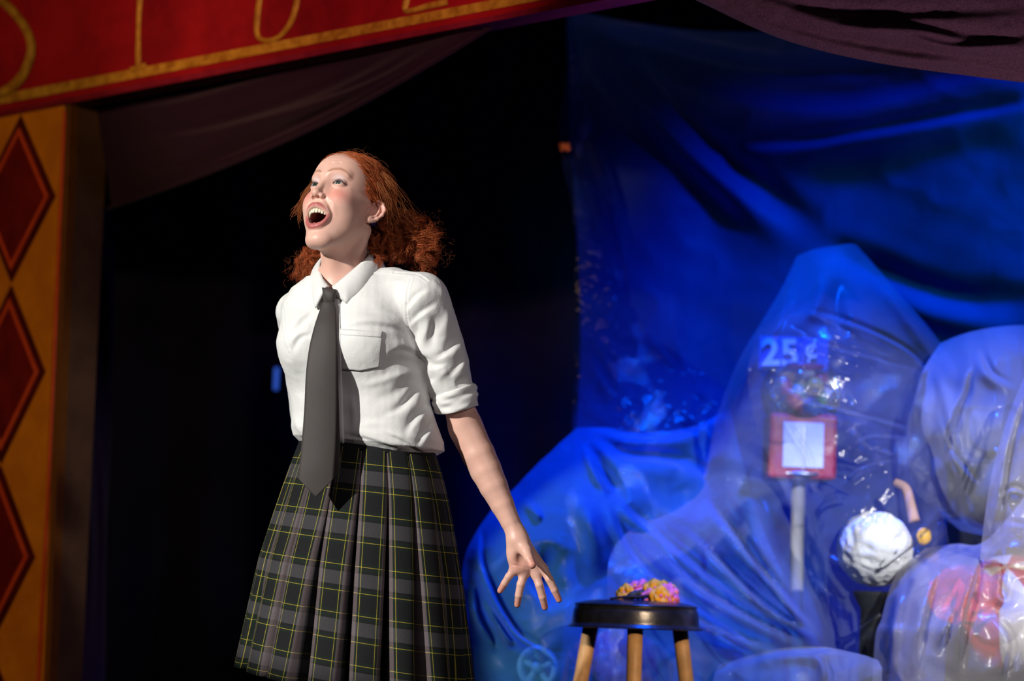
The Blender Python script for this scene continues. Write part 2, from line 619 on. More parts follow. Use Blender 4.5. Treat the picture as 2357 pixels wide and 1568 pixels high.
def sdf_arm(p):
    d = sd_cap(p, SHO_L, ELB_L, .040, .035)
    fore = sd_chain(p, [ELB_L * (1 - t_) + WRI_L * t_ for t_ in (0, .12, .25, .40, .55, .72, .88, 1.0)], [.0360, .0378, .0382, .0362, .0325, .0270, .0222, .0205], .003)
    d = smin(d, fore, .02)
    d = smin(d, sd_cap(p, WRI_L, HQ(645, 1075, HAND_D), .0195, .0200), .015)
    # tendons at the wrist
    d = smin(d, sd_cap(p, ELB_L * .3 + WRI_L * .7 + np.array([.002, -.019, 0]), WRI_L + np.array([.006, -.0165, -.01]), .004, .0035), .008)
    return d


HIP_L, HIP_R = P(890, 1190, 5.46), P(778, 1190, 5.56)
HEAD_BC = head_w((0, -.005, -.015))
HAND_BC = HQ(720, 1240, HAND_D)


def group(p, c, R, f):
    r = nrm(p - np.asarray(c, p.dtype))
    out = r - R
    m = out < .035
    if m.any():
        out[m] = f(p[m])
    return out


def f_head(p):
    return sdf_head(((p - HEAD_O.astype(p.dtype)) @ HEAD_R.astype(p.dtype)) / p.dtype.type(HEAD_S)) * HEAD_S


def sdf_lower(p):
    d = sd_torso(p, -.014)
    d = smin(d, sd_cap(p, SHO_L + (0, 0, -.01), P(830, 690, 5.52), .042, .05), .04)
    d = smin(d, sd_cap(p, SHO_R + (.01, 0, -.02), P(780, 700, 5.54), .030, .045), .04)
    for hp, sx in ((HIP_L, .05), (HIP_R, -.05)):
        kn = np.array([hp[0] * .92 - .02 + sx * .1, hp[1] - .02, .47])
        an = np.array([kn[0], kn[1] + .05, .09])
        d = smin(d, sd_cap(p, hp, kn, .082, .052), .03)
        d = smin(d, sd_cap(p, kn, an, .050, .034), .03)
        toe = an + np.array([-.07, -.15, -.055])
        d = smin(d, sd_cap(p, an + (0, .02, -.05), toe, .030, .026), .03)
    return d


def sdf_neck(p):
    neck = sd_chain(p, [NECK_TOP, NECK_BASE * .55 + NECK_TOP * .45, NECK_BASE], [.050, .0465, .056])
    for s in (1, -1):
        a, b = head_w((.050 * s, .022, -.062)), P(768 + 8 * s, 672, 5.470)
        neck = smin(neck, sd_cap(p, a, b, .0135, .0100), .034)
    return smin(neck, sd_cap(p, head_w((0, -.010, -.105)), P(770, 655, 5.478), .022, .020), .03)


def sdf_arm_r(p):
    arm = sd_cap(p, SHO_R, ELB_R, .034, .032)
    arm = smin(arm, sd_cap(p, ELB_R, WRI_R, .034, .022), .02)
    return smin(arm, sd_ell(p, WRI_R + np.array([.03, .0, -.05]), (.03, .018, .06)), .03)


def sdf_body(p):
    p = np.asarray(p, np.float32)
    d = smin(group(p, HEAD_BC, .165, f_head), group(p, (NECK_TOP + NECK_BASE) / 2, .15, sdf_neck), .016)
    d = smin(d, sdf_lower(p), .03)
    d = smin(d, group(p, (SHO_R + WRI_R) / 2, .33, sdf_arm_r), .02)
    al = group(p, (SHO_L + WRI_L) / 2, .40, sdf_arm)
    al = smin(al, group(p, HAND_BC, .105, sdf_hand), .010)
    return smin(d, al, .02)


def build_body(person):
    lo = (-.72, -.36, -.002)
    hi = (.16, .46, 1.72)
    v, fq = surface_nets(sdf_body, lo, hi, .0030)
    vis = (v[:, 2] > 1.30) | (v[:, 0] > -.16)
    v[vis] = reproject(sdf_body, v[vis], 2)
    me = bpy.data.meshes.new('body')
    me.vertices.add(len(v))
    me.vertices.foreach_set('co', v.astype(np.float32).ravel())
    me.loops.add(fq.size)
    me.loops.foreach_set('vertex_index', fq.astype(np.int32).ravel())
    me.polygons.add(len(fq))
    me.polygons.foreach_set('loop_start', np.arange(0, fq.size, 4, dtype=np.int32))
    me.update(calc_edges=True)
    me.validate()
    # finer quads on the face, the ears and the hand, drawn onto the same surface
    for rnd in range(2):
        bm = bmesh.new()
        bm.from_mesh(me)
        bm.verts.ensure_lookup_table()
        co = np.array([x.co for x in bm.verts])
        lh = ((co - HEAD_O) @ HEAD_R) / HEAD_S
        face = (lh[:, 1] < -.045) & (lh[:, 2] > -.125) & (lh[:, 2] < .04) & (np.abs(lh[:, 0]) < .055)
        ear = (np.abs(lh[:, 0]) > .060) & (np.linalg.norm(np.abs(lh) * [1, 0, 0] + lh * [0, 1, 1] - np.array([.075, .011, -.024]), axis=1) < .045)
        mouth = face & (np.abs(lh[:, 0]) < .045)
        hand = np.linalg.norm(co - HAND_BC, axis=1) < .11
        sel = (face | ear | hand) if rnd == 0 else mouth
        ed = [e for e in bm.edges if sel[e.verts[0].index] and sel[e.verts[1].index]]
        n0 = len(bm.verts)
        bmesh.ops.subdivide_edges(bm, edges=ed, cuts=1, use_grid_fill=True)
        bm.verts.ensure_lookup_table()
        bm.verts.index_update()
        co = np.array([x.co for x in bm.verts])
        lh = ((co - HEAD_O) @ HEAD_R) / HEAD_S
        near = (np.linalg.norm(co - HAND_BC, axis=1) < .12) | (np.linalg.norm(lh - np.array([0, -.02, -.02]), axis=1) < .17)
        co[near] = reproject(sdf_body, co[near], 2, .0015)
        for i in np.nonzero(near)[0]:
            bm.verts[i].co = co[i]
        bm.to_mesh(me)
        bm.free()
    # skin colours: lips, rouge, brows, eye shadow, fingertips; painted shade in lid crease, nostrils
    n = len(me.vertices)
    co = np.empty(n * 3, np.float32)
    me.vertices.foreach_get('co', co)
    co = co.reshape(-1, 3).astype(float)
    lh = ((co - HEAD_O) @ HEAD_R) / HEAD_S
    q = np.stack([np.abs(lh[:, 0]), lh[:, 1], lh[:, 2]], 1).astype(np.float32)
    col = np.tile(np.array([.78, .46, .365]), (n, 1))
    col *= (1 + .05 * vnoise(co, 90, 3))[:, None]

    def paint(mask, c):
        col[:] = col * (1 - mask[:, None]) + np.asarray(c) * mask[:, None]
    sm = lambda d, a, b: np.clip((b - d) / (b - a), 0, 1)
    infr = lh[:, 1] < -.03
    blush = sm(np.linalg.norm((q - np.array([.038, -.070, -.030])) * [1, .6, 1.2], axis=1), .006, .030) * infr
    paint(blush * .75, (.74, .22, .18))
    paint(sm(np.linalg.norm(q - np.array([0, -.108, -.036]), axis=1), .004, .015) * .3, (.70, .28, .22))
    shade = sm(np.linalg.norm((q - np.array([.031, -.083, .009])) * [.75, .7, 1.25], axis=1), .007, .015) * infr
    paint(shade * .65, (.80, .66, .66))
    q2 = q.copy()
    q2[:, 1] = 0
    brow = sd_chain(q2, [(x_, 0, z_) for x_, z_ in ((.0100, .0225), (.0200, .0285), (.0320, .0315), (.0430, .0280), (.0510, .0200))], [.0016, .0021, .0020, .0014, .0006])
    paint(sm(brow, 0, .0022) * .62 * infr, (.36, .15, .07))
    lash = sd_chain(q2, [(x_, 0, z_) for x_, z_ in ((.0180, .0004), (.0220, .0034), (.0270, .0046), (.0320, .0047), (.0375, .0036), (.0415, .0012), (.0455, -.0006))], [.0003, .0006, .0008, .0009, .0010, .0010, .0003])
    paint(sm(lash, 0, .0010) * .9 * infr, (.07, .03, .022))
    crease = sd_chain(q2, [(x_, 0, z_) for x_, z_ in ((.0185, .0065), (.0270, .0100), (.0350, .0098), (.0430, .0060))], [.0002, .0006, .0007, .0003])
    paint(sm(crease, 0, .0016) * .35 * infr, (.45, .22, .19))  # shadow of the lid crease painted into the skin
    lash2 = sd_chain(q, [(.0200, -.0820, -.0035), (.031, -.0845, -.0056), (.0425, -.0785, -.0015)], [.0003, .0004, .0005])
    paint(sm(lash2, 0, .0010) * .5, (.25, .10, .08))
    up = sd_chain(q, LIP_UP[:, :3] + [0, -.0015, .0008], LIP_UP[:, 3] + .0008)
    lo_ = sd_chain(q, LIP_LO[:, :3] + [0, -.0015, -.0004], LIP_LO[:, 3] + .0010)
    paint(sm(np.minimum(up, lo_), 0, .0015) * .92, (.46, .105, .105))
    inner = sd_ell(q, (0, -.060, -.086), (.026, .0285, .024))
    paint(sm(inner, -.001, .002) * (lh[:, 1] < 0) * sm(-np.minimum(up, lo_), -.002, .0), (.16, .022, .022))
    paint(sm(np.linalg.norm(q - np.array([.0058, -.1000, -.0462]), axis=1), .0030, .0055) * .8, (.20, .05, .04))  # nostril hollows darkened in the skin colour
    ew = np.linalg.norm(q - np.array([.076, .012, -.014]), axis=1)
    paint(sm(ew, .010, .045) * .25, (.78, .30, .24))
    for a, b, c, t, r0, r1 in FING:
        paint(sm(np.linalg.norm(co - HQ(t[0], t[1], HAND_D + t[2]), axis=1), .010, .026) * .7, (.74, .27, .20))
    paint(sm(np.linalg.norm(co - HQ(745, 1240, HAND_D - .058), axis=1), .010, .024) * .6, (.74, .27, .20))
    paint(sm(np.linalg.norm(co - HQ(655, 1240, HAND_D - .012), axis=1), .010, .030) * .4, (.76, .31, .25))
    # freckled outer side of the forearm
    ax = (WRI_L - ELB_L) / np.linalg.norm(WRI_L - ELB_L)
    t = (co - ELB_L) @ ax
    side = (co - ELB_L - t[:, None] * ax) @ RGT
    fr = ((t > -.02) & (t < .22)) * np.clip((side - .006) / .03, 0, 1)
    paint(fr * (.30 + .22 * vnoise(co, 700, 8, 2)).clip(0, 1), (.45, .20, .12))
    mole = np.linalg.norm(co - MOLE, axis=1)
    paint(sm(mole, .0016, .0026) * .85, (.16, .06, .045))
    set_color(me, col.clip(0.01, 1))
    o = link_mesh('body', me, M_SKIN, person)
    return o


def make_skin():
    m = bpy.data.materials.new('skin')
    m.use_nodes = True
    nt = m.node_tree
    b = nt.nodes['Principled BSDF']
    a = nt.nodes.new('ShaderNodeVertexColor')
    a.layer_name = 'tint'
    nt.links.new(a.outputs[0], b.inputs['Base Color'])
    b.inputs['Roughness'].default_value = .42
    b.inputs['Specular IOR Level'].default_value = .42
    b.inputs['Subsurface Weight'].default_value = .18
    b.inputs['Subsurface Radius'].default_value = (.010, .004, .002)
    b.inputs['Subsurface Scale'].default_value = .5
    tc = nt.nodes.new('ShaderNodeTexCoord')
    n = nt.nodes.new('ShaderNodeTexNoise')
    n.inputs['Scale'].default_value = 900
    n.inputs['Detail'].default_value = 3
    nt.links.new(tc.outputs['Object'], n.inputs['Vector'])
    bp = nt.nodes.new('ShaderNodeBump')
    bp.inputs['Strength'].default_value = .12
    bp.inputs['Distance'].default_value = .0006
    nt.links.new(n.outputs['Fac'], bp.inputs['Height'])
    nt.links.new(bp.outputs[0], b.inputs['Normal'])
    return m


MOLE = P(753, 625, 5.44)
M_SKIN = make_skin()
person = empty('person', (-.36, .0, 0))
tag(person, 'red-haired woman in white shirt, dark tie and plaid skirt, singing with face raised', 'person')
body = build_body(person)

# eyes
M_EYE = bpy.data.materials.new('eye')
M_EYE.use_nodes = True
_nt = M_EYE.node_tree
_b = _nt.nodes['Principled BSDF']
_a = _nt.nodes.new('ShaderNodeVertexColor')
_a.layer_name = 'tint'
_nt.links.new(_a.outputs[0], _b.inputs['Base Color'])
_b.inputs['Roughness'].default_value = .08
LOOK = np.array([.17, -1.0, .03])
LOOK = LOOK / np.linalg.norm(LOOK)
for s in (1, -1):
    c = EYE_C * np.array([s, 1, 1])
    nu, nv = 64, 40
    ang = np.linspace(0, math.pi, nv)
    th = np.arange(nu) * 2 * math.pi / nu
    ex = np.cross(LOOK, [0, 0, 1.0])
    ex /= np.linalg.norm(ex)
    ey = np.cross(ex, LOOK)
    A_, T_ = np.meshgrid(ang, th)
    r = EYE_R + .0007 * np.exp(-(A_ / .42) ** 4)
    pts = (np.cos(A_)[..., None] * LOOK + np.sin(A_)[..., None] * (np.cos(T_)[..., None] * ex + np.sin(T_)[..., None] * ey)) * r[..., None]
    o = mesh_from('eye', head_w(pts.reshape(-1, 3) + c), grid_faces(nu, nv, True), M_EYE, person)
    an = A_.ravel()
    k = np.where(an < .20, 0, np.where(an < .46, 1, np.where(an < .52, 2, 3)))
    cc = np.array([(.01, .01, .012), (.060, .085, .074), (.015, .02, .02), (.50, .44, .41)])[k]
    cc = cc * (1 + .25 * ((k == 1) * np.sin(T_.ravel() * 17)))[:, None]
    set_color(o.data, cc)

# teeth of the upper jaw: one small rounded tooth each
M_TEETH = mat_principled('teeth', (.80, .72, .56), .25, .5)
teeth = MB()
arc = catmull([(-.0250, -.0690, 0), (-.0205, -.0800, 0), (-.0125, -.0885, 0), (0, -.0920, 0), (.0125, -.0885, 0), (.0205, -.0800, 0), (.0250, -.0690, 0)], 200)
cum = np.concatenate([[0], np.cumsum(np.linalg.norm(np.diff(arc, axis=0), axis=1))])
ws = (.0056, .0060, .0064, .0060, .0076, .0076, .0060, .0064, .0060, .0056)
for i, w_ in enumerate(ws):
    s0 = cum[-1] / 2 - sum(ws) / 2 + sum(ws[:i]) + w_ / 2
    c = np.array([np.interp(s0, cum, arc[:, j]) for j in range(3)])
    t_ = np.array([np.interp(s0 + .001, cum, arc[:, j]) for j in range(3)]) - c
    t_ /= np.linalg.norm(t_)
    n_ = np.array([t_[1], -t_[0], 0])
    if n_[1] > 0:
        n_ = -n_
    h_ = .0150 - .0030 * abs(i - 4.5) / 4.5 + (.0006 if i in (2, 7) else 0) - (.0006 if i in (3, 6) else 0)
    zt = -.0640 - 7.0 * c[0] ** 2
    gu, gv = np.meshgrid(np.linspace(-math.pi, math.pi, 16, endpoint=False), np.linspace(-math.pi / 2, math.pi / 2, 9), indexing='ij')
    ex_ = lambda a, e: np.sign(a) * np.abs(a) ** e
    X_ = ex_(np.cos(gv), .5) * ex_(np.cos(gu), .6) * w_ * .485
    Y_ = ex_(np.cos(gv), .5) * ex_(np.sin(gu), .6) * .0028
    Z_ = ex_(np.sin(gv), .55) * h_ / 2
    pts = c + X_[..., None] * t_ + Y_[..., None] * n_ + Z_[..., None] * np.array([0, 0, 1.0]) + np.array([0, 0, zt - h_ / 2 + .0015])
    teeth.add(head_w(pts.reshape(-1, 3)), grid_faces(16, 9, True))
teeth.build('upper_teeth', M_TEETH, person)
M_TONGUE = mat_principled('tongue', (.46, .13, .12), .3, .5, bump=(900, .3, .0006))
tg = MB()
gu, gv = np.meshgrid(np.linspace(0, 2 * math.pi, 28, endpoint=False), np.linspace(-math.pi / 2, math.pi / 2, 14), indexing='ij')
pts = np.stack([np.cos(gv) * np.cos(gu) * .019, np.cos(gv) * np.sin(gu) * .026, np.sin(gv) * .0085 - .004 * np.exp(-(np.cos(gv) * np.cos(gu) * 4) ** 2)], -1)
pts = pts.reshape(-1, 3) + np.array([0, -.056, -.0945])
tg.add(head_w(pts), grid_faces(28, 14, True))
tg.build('tongue', M_TONGUE, person)
# ------------------------------------------------------------------ the performer: shirt
from mathutils.bvhtree import BVHTree

SHIRT = [(640, 800, .100, .070, 5.52), (665, 800, .135, .088, 5.52), (700, 801, .158, .102, 5.51), (740, 804, .163, .113, 5.50), (800, 809, .166, .125, 5.49),
         (860, 818, .165, .122, 5.49), (920, 829, .166, .120, 5.49), (965, 839, .172, .124, 5.49), (1000, 846, .180, .130, 5.49), (1020, 848, .178, .128, 5.49),
         (1034, 847, .160, .112, 5.49), (1050, 846, .135, .088, 5.49), (1080, 845, .135, .088, 5.49)]
_sz = np.array([P(c, y, d)[2] for y, c, a, b, d in SHIRT])[::-1]
_sc = np.array([P(c, y, d)[:2] for y, c, a, b, d in SHIRT])[::-1]
_sa = np.array([a for y, c, a, b, d in SHIRT])[::-1]
_sb = np.array([b for y, c, a, b, d in SHIRT])[::-1]
_zw = _sz[2]
HIP_TILT = math.tan(math.radians(4.6))


def sd_shirt(p):
    p = np.asarray(p, np.float32)
    z = p[:, 2]
    u0 = (p[:, 0] - P(845, 1035, 5.49)[0]) * TX[0] + (p[:, 1] - P(845, 1035, 5.49)[1]) * TX[1]
    z = z + HIP_TILT * u0 * np.clip(1.2 - (z - _zw) / .25, 0, 1)
    cx, cyy = np.interp(z, _sz, _sc[:, 0]), np.interp(z, _sz, _sc[:, 1])
    a, b = np.interp(z, _sz, _sa), np.interp(z, _sz, _sb)
    dx, dy = p[:, 0] - cx, p[:, 1] - cyy
    u, v = dx * TX[0] + dy * TX[1], dx * TY[0] + dy * TY[1]
    k = (np.abs(u / a) ** 2.4 + np.abs(v / b) ** 2.4) ** (1 / 2.4)
    d = (k - 1) * np.minimum(a, b) * 0.9
    d = np.maximum(d, np.maximum(z - _sz[-1], _sz[0] - z) * .8)
    # bust
    for s in (-1, 1):
        c = np.array([*(np.array(P(806, 805, 5.49)[:2]) + TX[:2] * .068 * s - TY[:2] * .072), P(806, 805, 5.49)[2]])
        d = smin(d, sd_sphere(p, c, .062), .05)
    d = smin(d, sd_chain(p, [P(835, 668, 5.51), P(905, 664, 5.475), P(966, 686, 5.44)], [.046, .047, .055]), .03)
    d = smin(d, sd_cap(p, P(760, 682, 5.545), P(682, 718, 5.585), .042, .040), .03)
    d = smin(d, sd_chain(p, [SHO_R + (.004, 0, -.006), ELB_R], [.044, .048]), .012)
    sl = sd_chain(p, [P(970, 690, 5.44), P(1000, 770, 5.455), P(1022, 840, 5.463), P(1038, 892, 5.468), P(1046, 918, 5.470)], [.063, .060, .058, .050, .040])
    d = smin(d, sl, .010)
    # neck opening
    d = smax(d, -sd_cap(p, NECK_BASE + (.0, -.01, -.01), NECK_TOP + (0, 0, .1), .054, .062), .01)
    d = smax(d, -sd_ell(p, P(768, 640, 5.43), (.034, .05, .040)), .008)
    return d


# folds of the cloth: pixel polyline, half width (px), height (m), one-sidedness
FOLDS = [
    # chest
    ([(940, 761), (897, 746), (840, 740), (776, 751)], 9, .0055, 1),
    ([(930, 724), (860, 708), (790, 716)], 10, .0030, 1),
    ([(724, 708), (690, 736), (661, 772)], 9, .0055, 1),
    ([(722, 758), (684, 774), (666, 806)], 8, .0050, 1),
    ([(668, 830), (690, 850), (700, 900)], 12, -.0030, 0),
    # from the armpit across the ribs
    ([(1000, 826), (964, 810), (925, 797), (886, 812)], 8, .0062, 1),
    ([(876, 850), (915, 832), (970, 838), (1010, 850)], 13, -.0075, 0),
    ([(815, 890), (868, 880), (930, 862), (1000, 868)], 10, .0045, 0),
    ([(850, 922), (905, 905), (960, 872), (1010, 856)], 14, -.0065, 0),
    ([(880, 968), (930, 945), (968, 905), (1012, 872)], 12, .0070, 1),
    ([(938, 1012), (960, 972), (992, 940), (1030, 910)], 12, .0075, 1),
    ([(905, 960), (945, 918), (985, 880)], 12, -.0060, 0),
    ([(960, 1035), (985, 1000), (1015, 965)], 9, .0060, 1),
    ([(800, 985), (870, 975), (930, 990)], 9, .0025, 0),
    ([(930, 1032), (860, 1008), (790, 992)], 9, .0040, 1),
    ([(985, 1044), (925, 1008), (870, 985)], 8, .0040, 1),
    ([(806, 905), (815, 950), (812, 1000)], 9, .0022, 0),
    ([(676, 960), (690, 985), (695, 1010)], 8, .0045, 0),
    # sleeve
    ([(936, 723), (962, 688), (992, 670)], 9, .0050, 1),
    ([(957, 790), (960, 755), (966, 725)], 10, -.0060, 0),
    ([(942, 756), (972, 728), (1012, 702)], 9, .0050, 1),
    ([(985, 812), (997, 765), (1004, 722)], 11, -.0070, 0),
    ([(972, 800), (982, 762), (988, 730)], 8, .0045, 0),
    ([(1020, 806), (1042, 792), (1060, 768)], 12, -.0075, 0),
    ([(1006, 832), (1030, 818), (1066, 790)], 9, .0060, 1),
    ([(1020, 775), (1028, 740), (1030, 705)], 10, .0040, 0),
    ([(978, 836), (1000, 850), (1030, 842)], 8, .0045, 1),
    ([(1046, 884), (1062, 880), (1082, 868)], 9, -.0055, 0),
    ([(1000, 880), (1020, 862), (1030, 850)], 8, .0035, 0),
    ([(1038, 876), (1058, 850), (1076, 825)], 9, .0045, 1),
    ([(975, 640), (1005, 655), (1030, 690)], 7, .0030, 0),
    ([(880, 655), (915, 650), (940, 655)], 7, .0025, 0),
]
SEAMS = [[(946, 640), (938, 672), (936, 705), (938, 740), (950, 775), (972, 815), (990, 850)], [(650, 690), (654, 730), (658, 765), (668, 805)],
         [(905, 628), (960, 632), (985, 648)]]


def project(p):
    v = p - CAM
    d = v @ FWD
    return IMG_W / 2 + FPX * (v @ RGT) / d, IMG_H / 2 - FPX * (v @ UPV) / d


def poly_dist(px, py, poly, n=24):
    """signed distance to a smoothed polyline and position along it"""
    c = catmull(poly, n)
    best = np.full(len(px), 1e9)
    sgn = np.zeros(len(px))
    tt = np.zeros(len(px))
    for i in range(n - 1):
        a, b = c[i], c[i + 1]
        ba = b - a
        t = np.clip(((px - a[0]) * ba[0] + (py - a[1]) * ba[1]) / (ba @ ba + 1e-9), 0, 1)
        dx, dy = px - a[0] - t * ba[0], py - a[1] - t * ba[1]
        d = np.hypot(dx, dy)
        m = d < best
        best[m] = d[m]
        sgn[m] = (ba[0] * dy - ba[1] * dx)[m] / (np.hypot(*ba) + 1e-9)
        tt[m] = (i + t[m]) / (n - 1)
    return best, np.sign(sgn), tt


def fold_field(px, py, folds):
    h = np.zeros(len(px))
    for poly, w, amp, side in folds:
        a = np.array(poly, float)
        m = (px > a[:, 0].min() - 4 * w) & (px < a[:, 0].max() + 4 * w) & (py > a[:, 1].min() - 4 * w) & (py < a[:, 1].max() + 4 * w)
        if not m.any():
            continue
        d, s, t = poly_dist(px[m], py[m], poly)
        env = np.sin(np.clip(t, .0, 1.) * math.pi) ** 1.2
        r = np.exp(-(d / w) ** 2)
        if side:
            dd = d * s
            r = np.where(dd > 0, np.exp(-(dd / (w * 1.9)) ** 2), np.exp(-(dd / (w * .55)) ** 2)) - .55 * np.exp(-((dd + w * 1.1) / (w * .7)) ** 2)
        h[m] += amp * env * r
    return h


v, fq = surface_nets(sd_shirt, (-.62, -.25, .90), (.02, .40, 1.50), .0028)
v = reproject(sd_shirt, v, 1)
g = sdf_grad(sd_shirt, v)
nrmv = g / (np.linalg.norm(g, axis=1, keepdims=True) + 1e-9)
px, py = project(v)
face = np.clip(-(nrmv @ FWD) * 1.8 - .1, 0, 1)
h = fold_field(px, py, FOLDS) * face
h += .0016 * vnoise(v, 48, 4, 3) * (.5 + .5 * np.sin(v[:, 2] * 9)) + .0006 * vnoise(v * [1, 1, .6], 150, 9, 2)
for s_ in SEAMS:
    d, sg, t = poly_dist(px, py, s_)
    h += face * (.0012 * np.exp(-((d - 3.0) / 2.0) ** 2) - .0016 * np.exp(-(d / 1.6) ** 2))
v = v + nrmv * h[:, None]


def make_cotton(name, col):
    m = mat_principled(name, col, .75, .2, bump=(300, .10, .004), sheen=.1)
    nt = m.node_tree
    b = nt.nodes['Principled BSDF']
    # a thread-fine weave on top of the soft crumple
    n = nt.nodes.new('ShaderNodeTexNoise')
    n.inputs['Scale'].default_value = 45
    n.inputs['Detail'].default_value = 7
    n.inputs['Distortion'].default_value = 1.2
    tc = nt.nodes['Texture Coordinate']
    nt.links.new(tc.outputs['Object'], n.inputs['Vector'])
    bp = nt.nodes.new('ShaderNodeBump')
    bp.inputs['Strength'].default_value = .20
    bp.inputs['Distance'].default_value = .004
    nt.links.new(n.outputs['Fac'], bp.inputs['Height'])
    old = b.inputs['Normal'].links[0].from_node
    nt.links.new(old.outputs[0], bp.inputs['Normal'])
    nt.links.new(bp.outputs[0], b.inputs['Normal'])
    return m


M_COTTON = make_cotton('white_cotton', (.78, .78, .76))
shirt = mesh_from('shirt', v, fq, M_COTTON, person)
bvh = BVHTree.FromPolygons([tuple(x) for x in v], [tuple(int(i) for i in f) for f in fq])


def on_shirt(x, y, off, default=5.4):
    d = P(x, y, 1.0) - CAM
    d /= np.linalg.norm(d)
    hit = bvh.ray_cast(Vector(CAM), Vector(d))
    q = np.array(hit[0]) if hit[0] is not None else P(x, y, default)
    return q - d * off


def cloth_patch(name, quad, nu, nv, off, mat, parent, thick=.0012, crown=0.0, shape=None):
    """a sewn-on piece lying on the shirt: quad = pixel corners tl, tr, br, bl"""
    tl, tr, br, bl = [np.array(c, float) for c in quad]
    pts = []
    for i in range(nu):
        for j in range(nv):
            s, t = i / (nu - 1), j / (nv - 1)
            q = (tl * (1 - s) + tr * s) * (1 - t) + (bl * (1 - s) + br * s) * t
            if shape:
                q = q + np.array(shape(s, t))
            e = min(s, 1 - s, t, 1 - t)
            pts.append(on_shirt(q[0], q[1], off + crown * min(1, e * 8)))
    o = mesh_from(name, np.array(pts), grid_faces(nu, nv), mat, parent)
    sd = o.modifiers.new('thickness', 'SOLIDIFY')
    sd.thickness = thick
    sd.offset = 0
    return o


pocket = cloth_patch('chest_pocket', [(782, 757), (882, 763), (873, 846), (785, 850)], 26, 22, .0022, M_COTTON, shirt,
                     shape=lambda s, t: (0, 7 * t * (1 - abs(2 * s - 1))))
cloth_patch('pocket_hem', [(783, 758), (881, 764), (879, 777), (784, 771)], 26, 5, .0032, M_COTTON, pocket)
cloth_patch('placket', [(758, 690), (781, 688), (792, 1022), (760, 1022)], 6, 60, .0030, M_COTTON, shirt)

# collar: the fold line round the neck and the lower edge of the leaves
ctop = [(765, 661, 5.418), (800, 632, 5.425), (835, 602, 5.452), (856, 580, 5.510), (838, 566, 5.590), (790, 562, 5.612), (752, 582, 5.590), (737, 611, 5.515), (743, 640, 5.445), (758, 661, 5.414)]
cbot = [(776, 680, 5.404), (797, 699, 5.392), (836, 668, 5.415), (864, 640, 5.460), (884, 622, 5.560), (800, 610, 5.680), (730, 630, 5.640), (718, 660, 5.500), (727, 710, 5.405), (745, 676, 5.402)]
ct = catmull([P(*c) for c in ctop], 73)
# keep the two points of the collar sharp: straight pieces to each tip
cb_pts = [P(*c) for c in cbot]
cb = np.concatenate([np.linspace(cb_pts[0], cb_pts[1], 9)[:-1], catmull(cb_pts[1:9], 57)[:-1], np.linspace(cb_pts[8], cb_pts[9], 9)])
ncol = 9
tt_ = np.linspace(0, 1, ncol)
grid = []
for i in range(73):
    for t in tt_:
        q = ct[i] * (1 - t) + cb[i] * t
        out = q - (NECK_BASE + NECK_TOP) / 2
        out[2] = 0
        out /= np.linalg.norm(out)
        grid.append(q + out * (.010 * math.sin(t * math.pi) ** .8) + np.array([0, 0, .002 * math.sin(t * math.pi)]))
collar = mesh_from('collar', np.array(grid), grid_faces(73, ncol), M_COTTON, shirt)
sd = collar.modifiers.new('thickness', 'SOLIDIFY')
sd.thickness = .0022
# inside stand of the collar
grid = []
for i in range(14, 60):
    for t in np.linspace(0, 1, 5):
        q = ct[i] + np.array([0, 0, -.045 * t])
        c0 = (NECK_BASE + NECK_TOP) / 2
        grid.append(q + (c0 - q) * [.05, .05, 0])
stand = mesh_from('collar_stand', np.array(grid), grid_faces(46, 5), M_COTTON, shirt)
stand.modifiers.new('thickness', 'SOLIDIFY').thickness = .0015

# rolled cuff of the left sleeve
cdir = P(1060, 985, 5.474) - P(1040, 875, 5.468)
cdir /= np.linalg.norm(cdir)
cc = P(1047.5, 921, 5.470)
ex = np.cross(cdir, FWD)
ex /= np.linalg.norm(ex)
ey = np.cross(cdir, ex)
prof = [(.0420, .0255), (.0470, .0285), (.0515, .0265), (.0530, .018), (.0512, .010), (.0525, .002), (.0508, -.008), (.0512, -.017), (.0490, -.0225), (.0440, -.0235), (.0400, -.019), (.0400, .015)]
na = 96
pts = []
for i in range(na):
    a = i * 2 * math.pi / na
    for k, (r, s) in enumerate(prof):
        rr = r + (.0016 * math.sin(3 * a + s * 140) + .0010 * math.sin(7 * a - s * 260 + 1)) * (r > .043)
        ss = s + .003 * math.sin(a * 2 + .6) * (1 if s > 0 else .6)
        pts.append(cc + rr * (math.cos(a) * ex * 1.02 + math.sin(a) * ey) - cdir * ss)
pts = np.array(pts).reshape(na, len(prof), 3)
pts = np.swapaxes(catmull(np.swapaxes(pts, 0, 1).reshape(len(prof), -1), 40).reshape(40, na, 3), 0, 1)
mesh_from('rolled_cuff', pts.reshape(-1, 3), grid_faces(na, 40, True), M_COTTON, shirt)

# ------------------------------------------------------------------ tie
M_TIE = mat_principled('tie_cloth', (.046, .037, .034), .55, .35, noise=(1200, .25), bump=(1500, .35, .0012), sheen=.15)


def ribbon(name, rows, mat, parent, crown=.004, thick=.004, nu=13, nv=90, fold=0.0):
    """rows: (left px, right px, py, depth left, depth right)"""
    r = catmull(np.array(rows, float), nv)
    pts = []
    for i in range(nu):
        s = i / (nu - 1)
        x = r[:, 0] * (1 - s) + r[:, 1] * s
        d = r[:, 3] * (1 - s) + r[:, 4] * s - crown * (1 - (2 * s - 1) ** 2)
        y = r[:, 2] + r[:, 5] * (1 - abs(2 * s - 1))
        pts.append(PA(x, y, d))
    o = mesh_from(name, np.array(pts).reshape(-1, 3), grid_faces(nu, nv), mat, parent)
    m = o.modifiers.new('thickness', 'SOLIDIFY')
    m.thickness = thick
    m.offset = -1
    return o


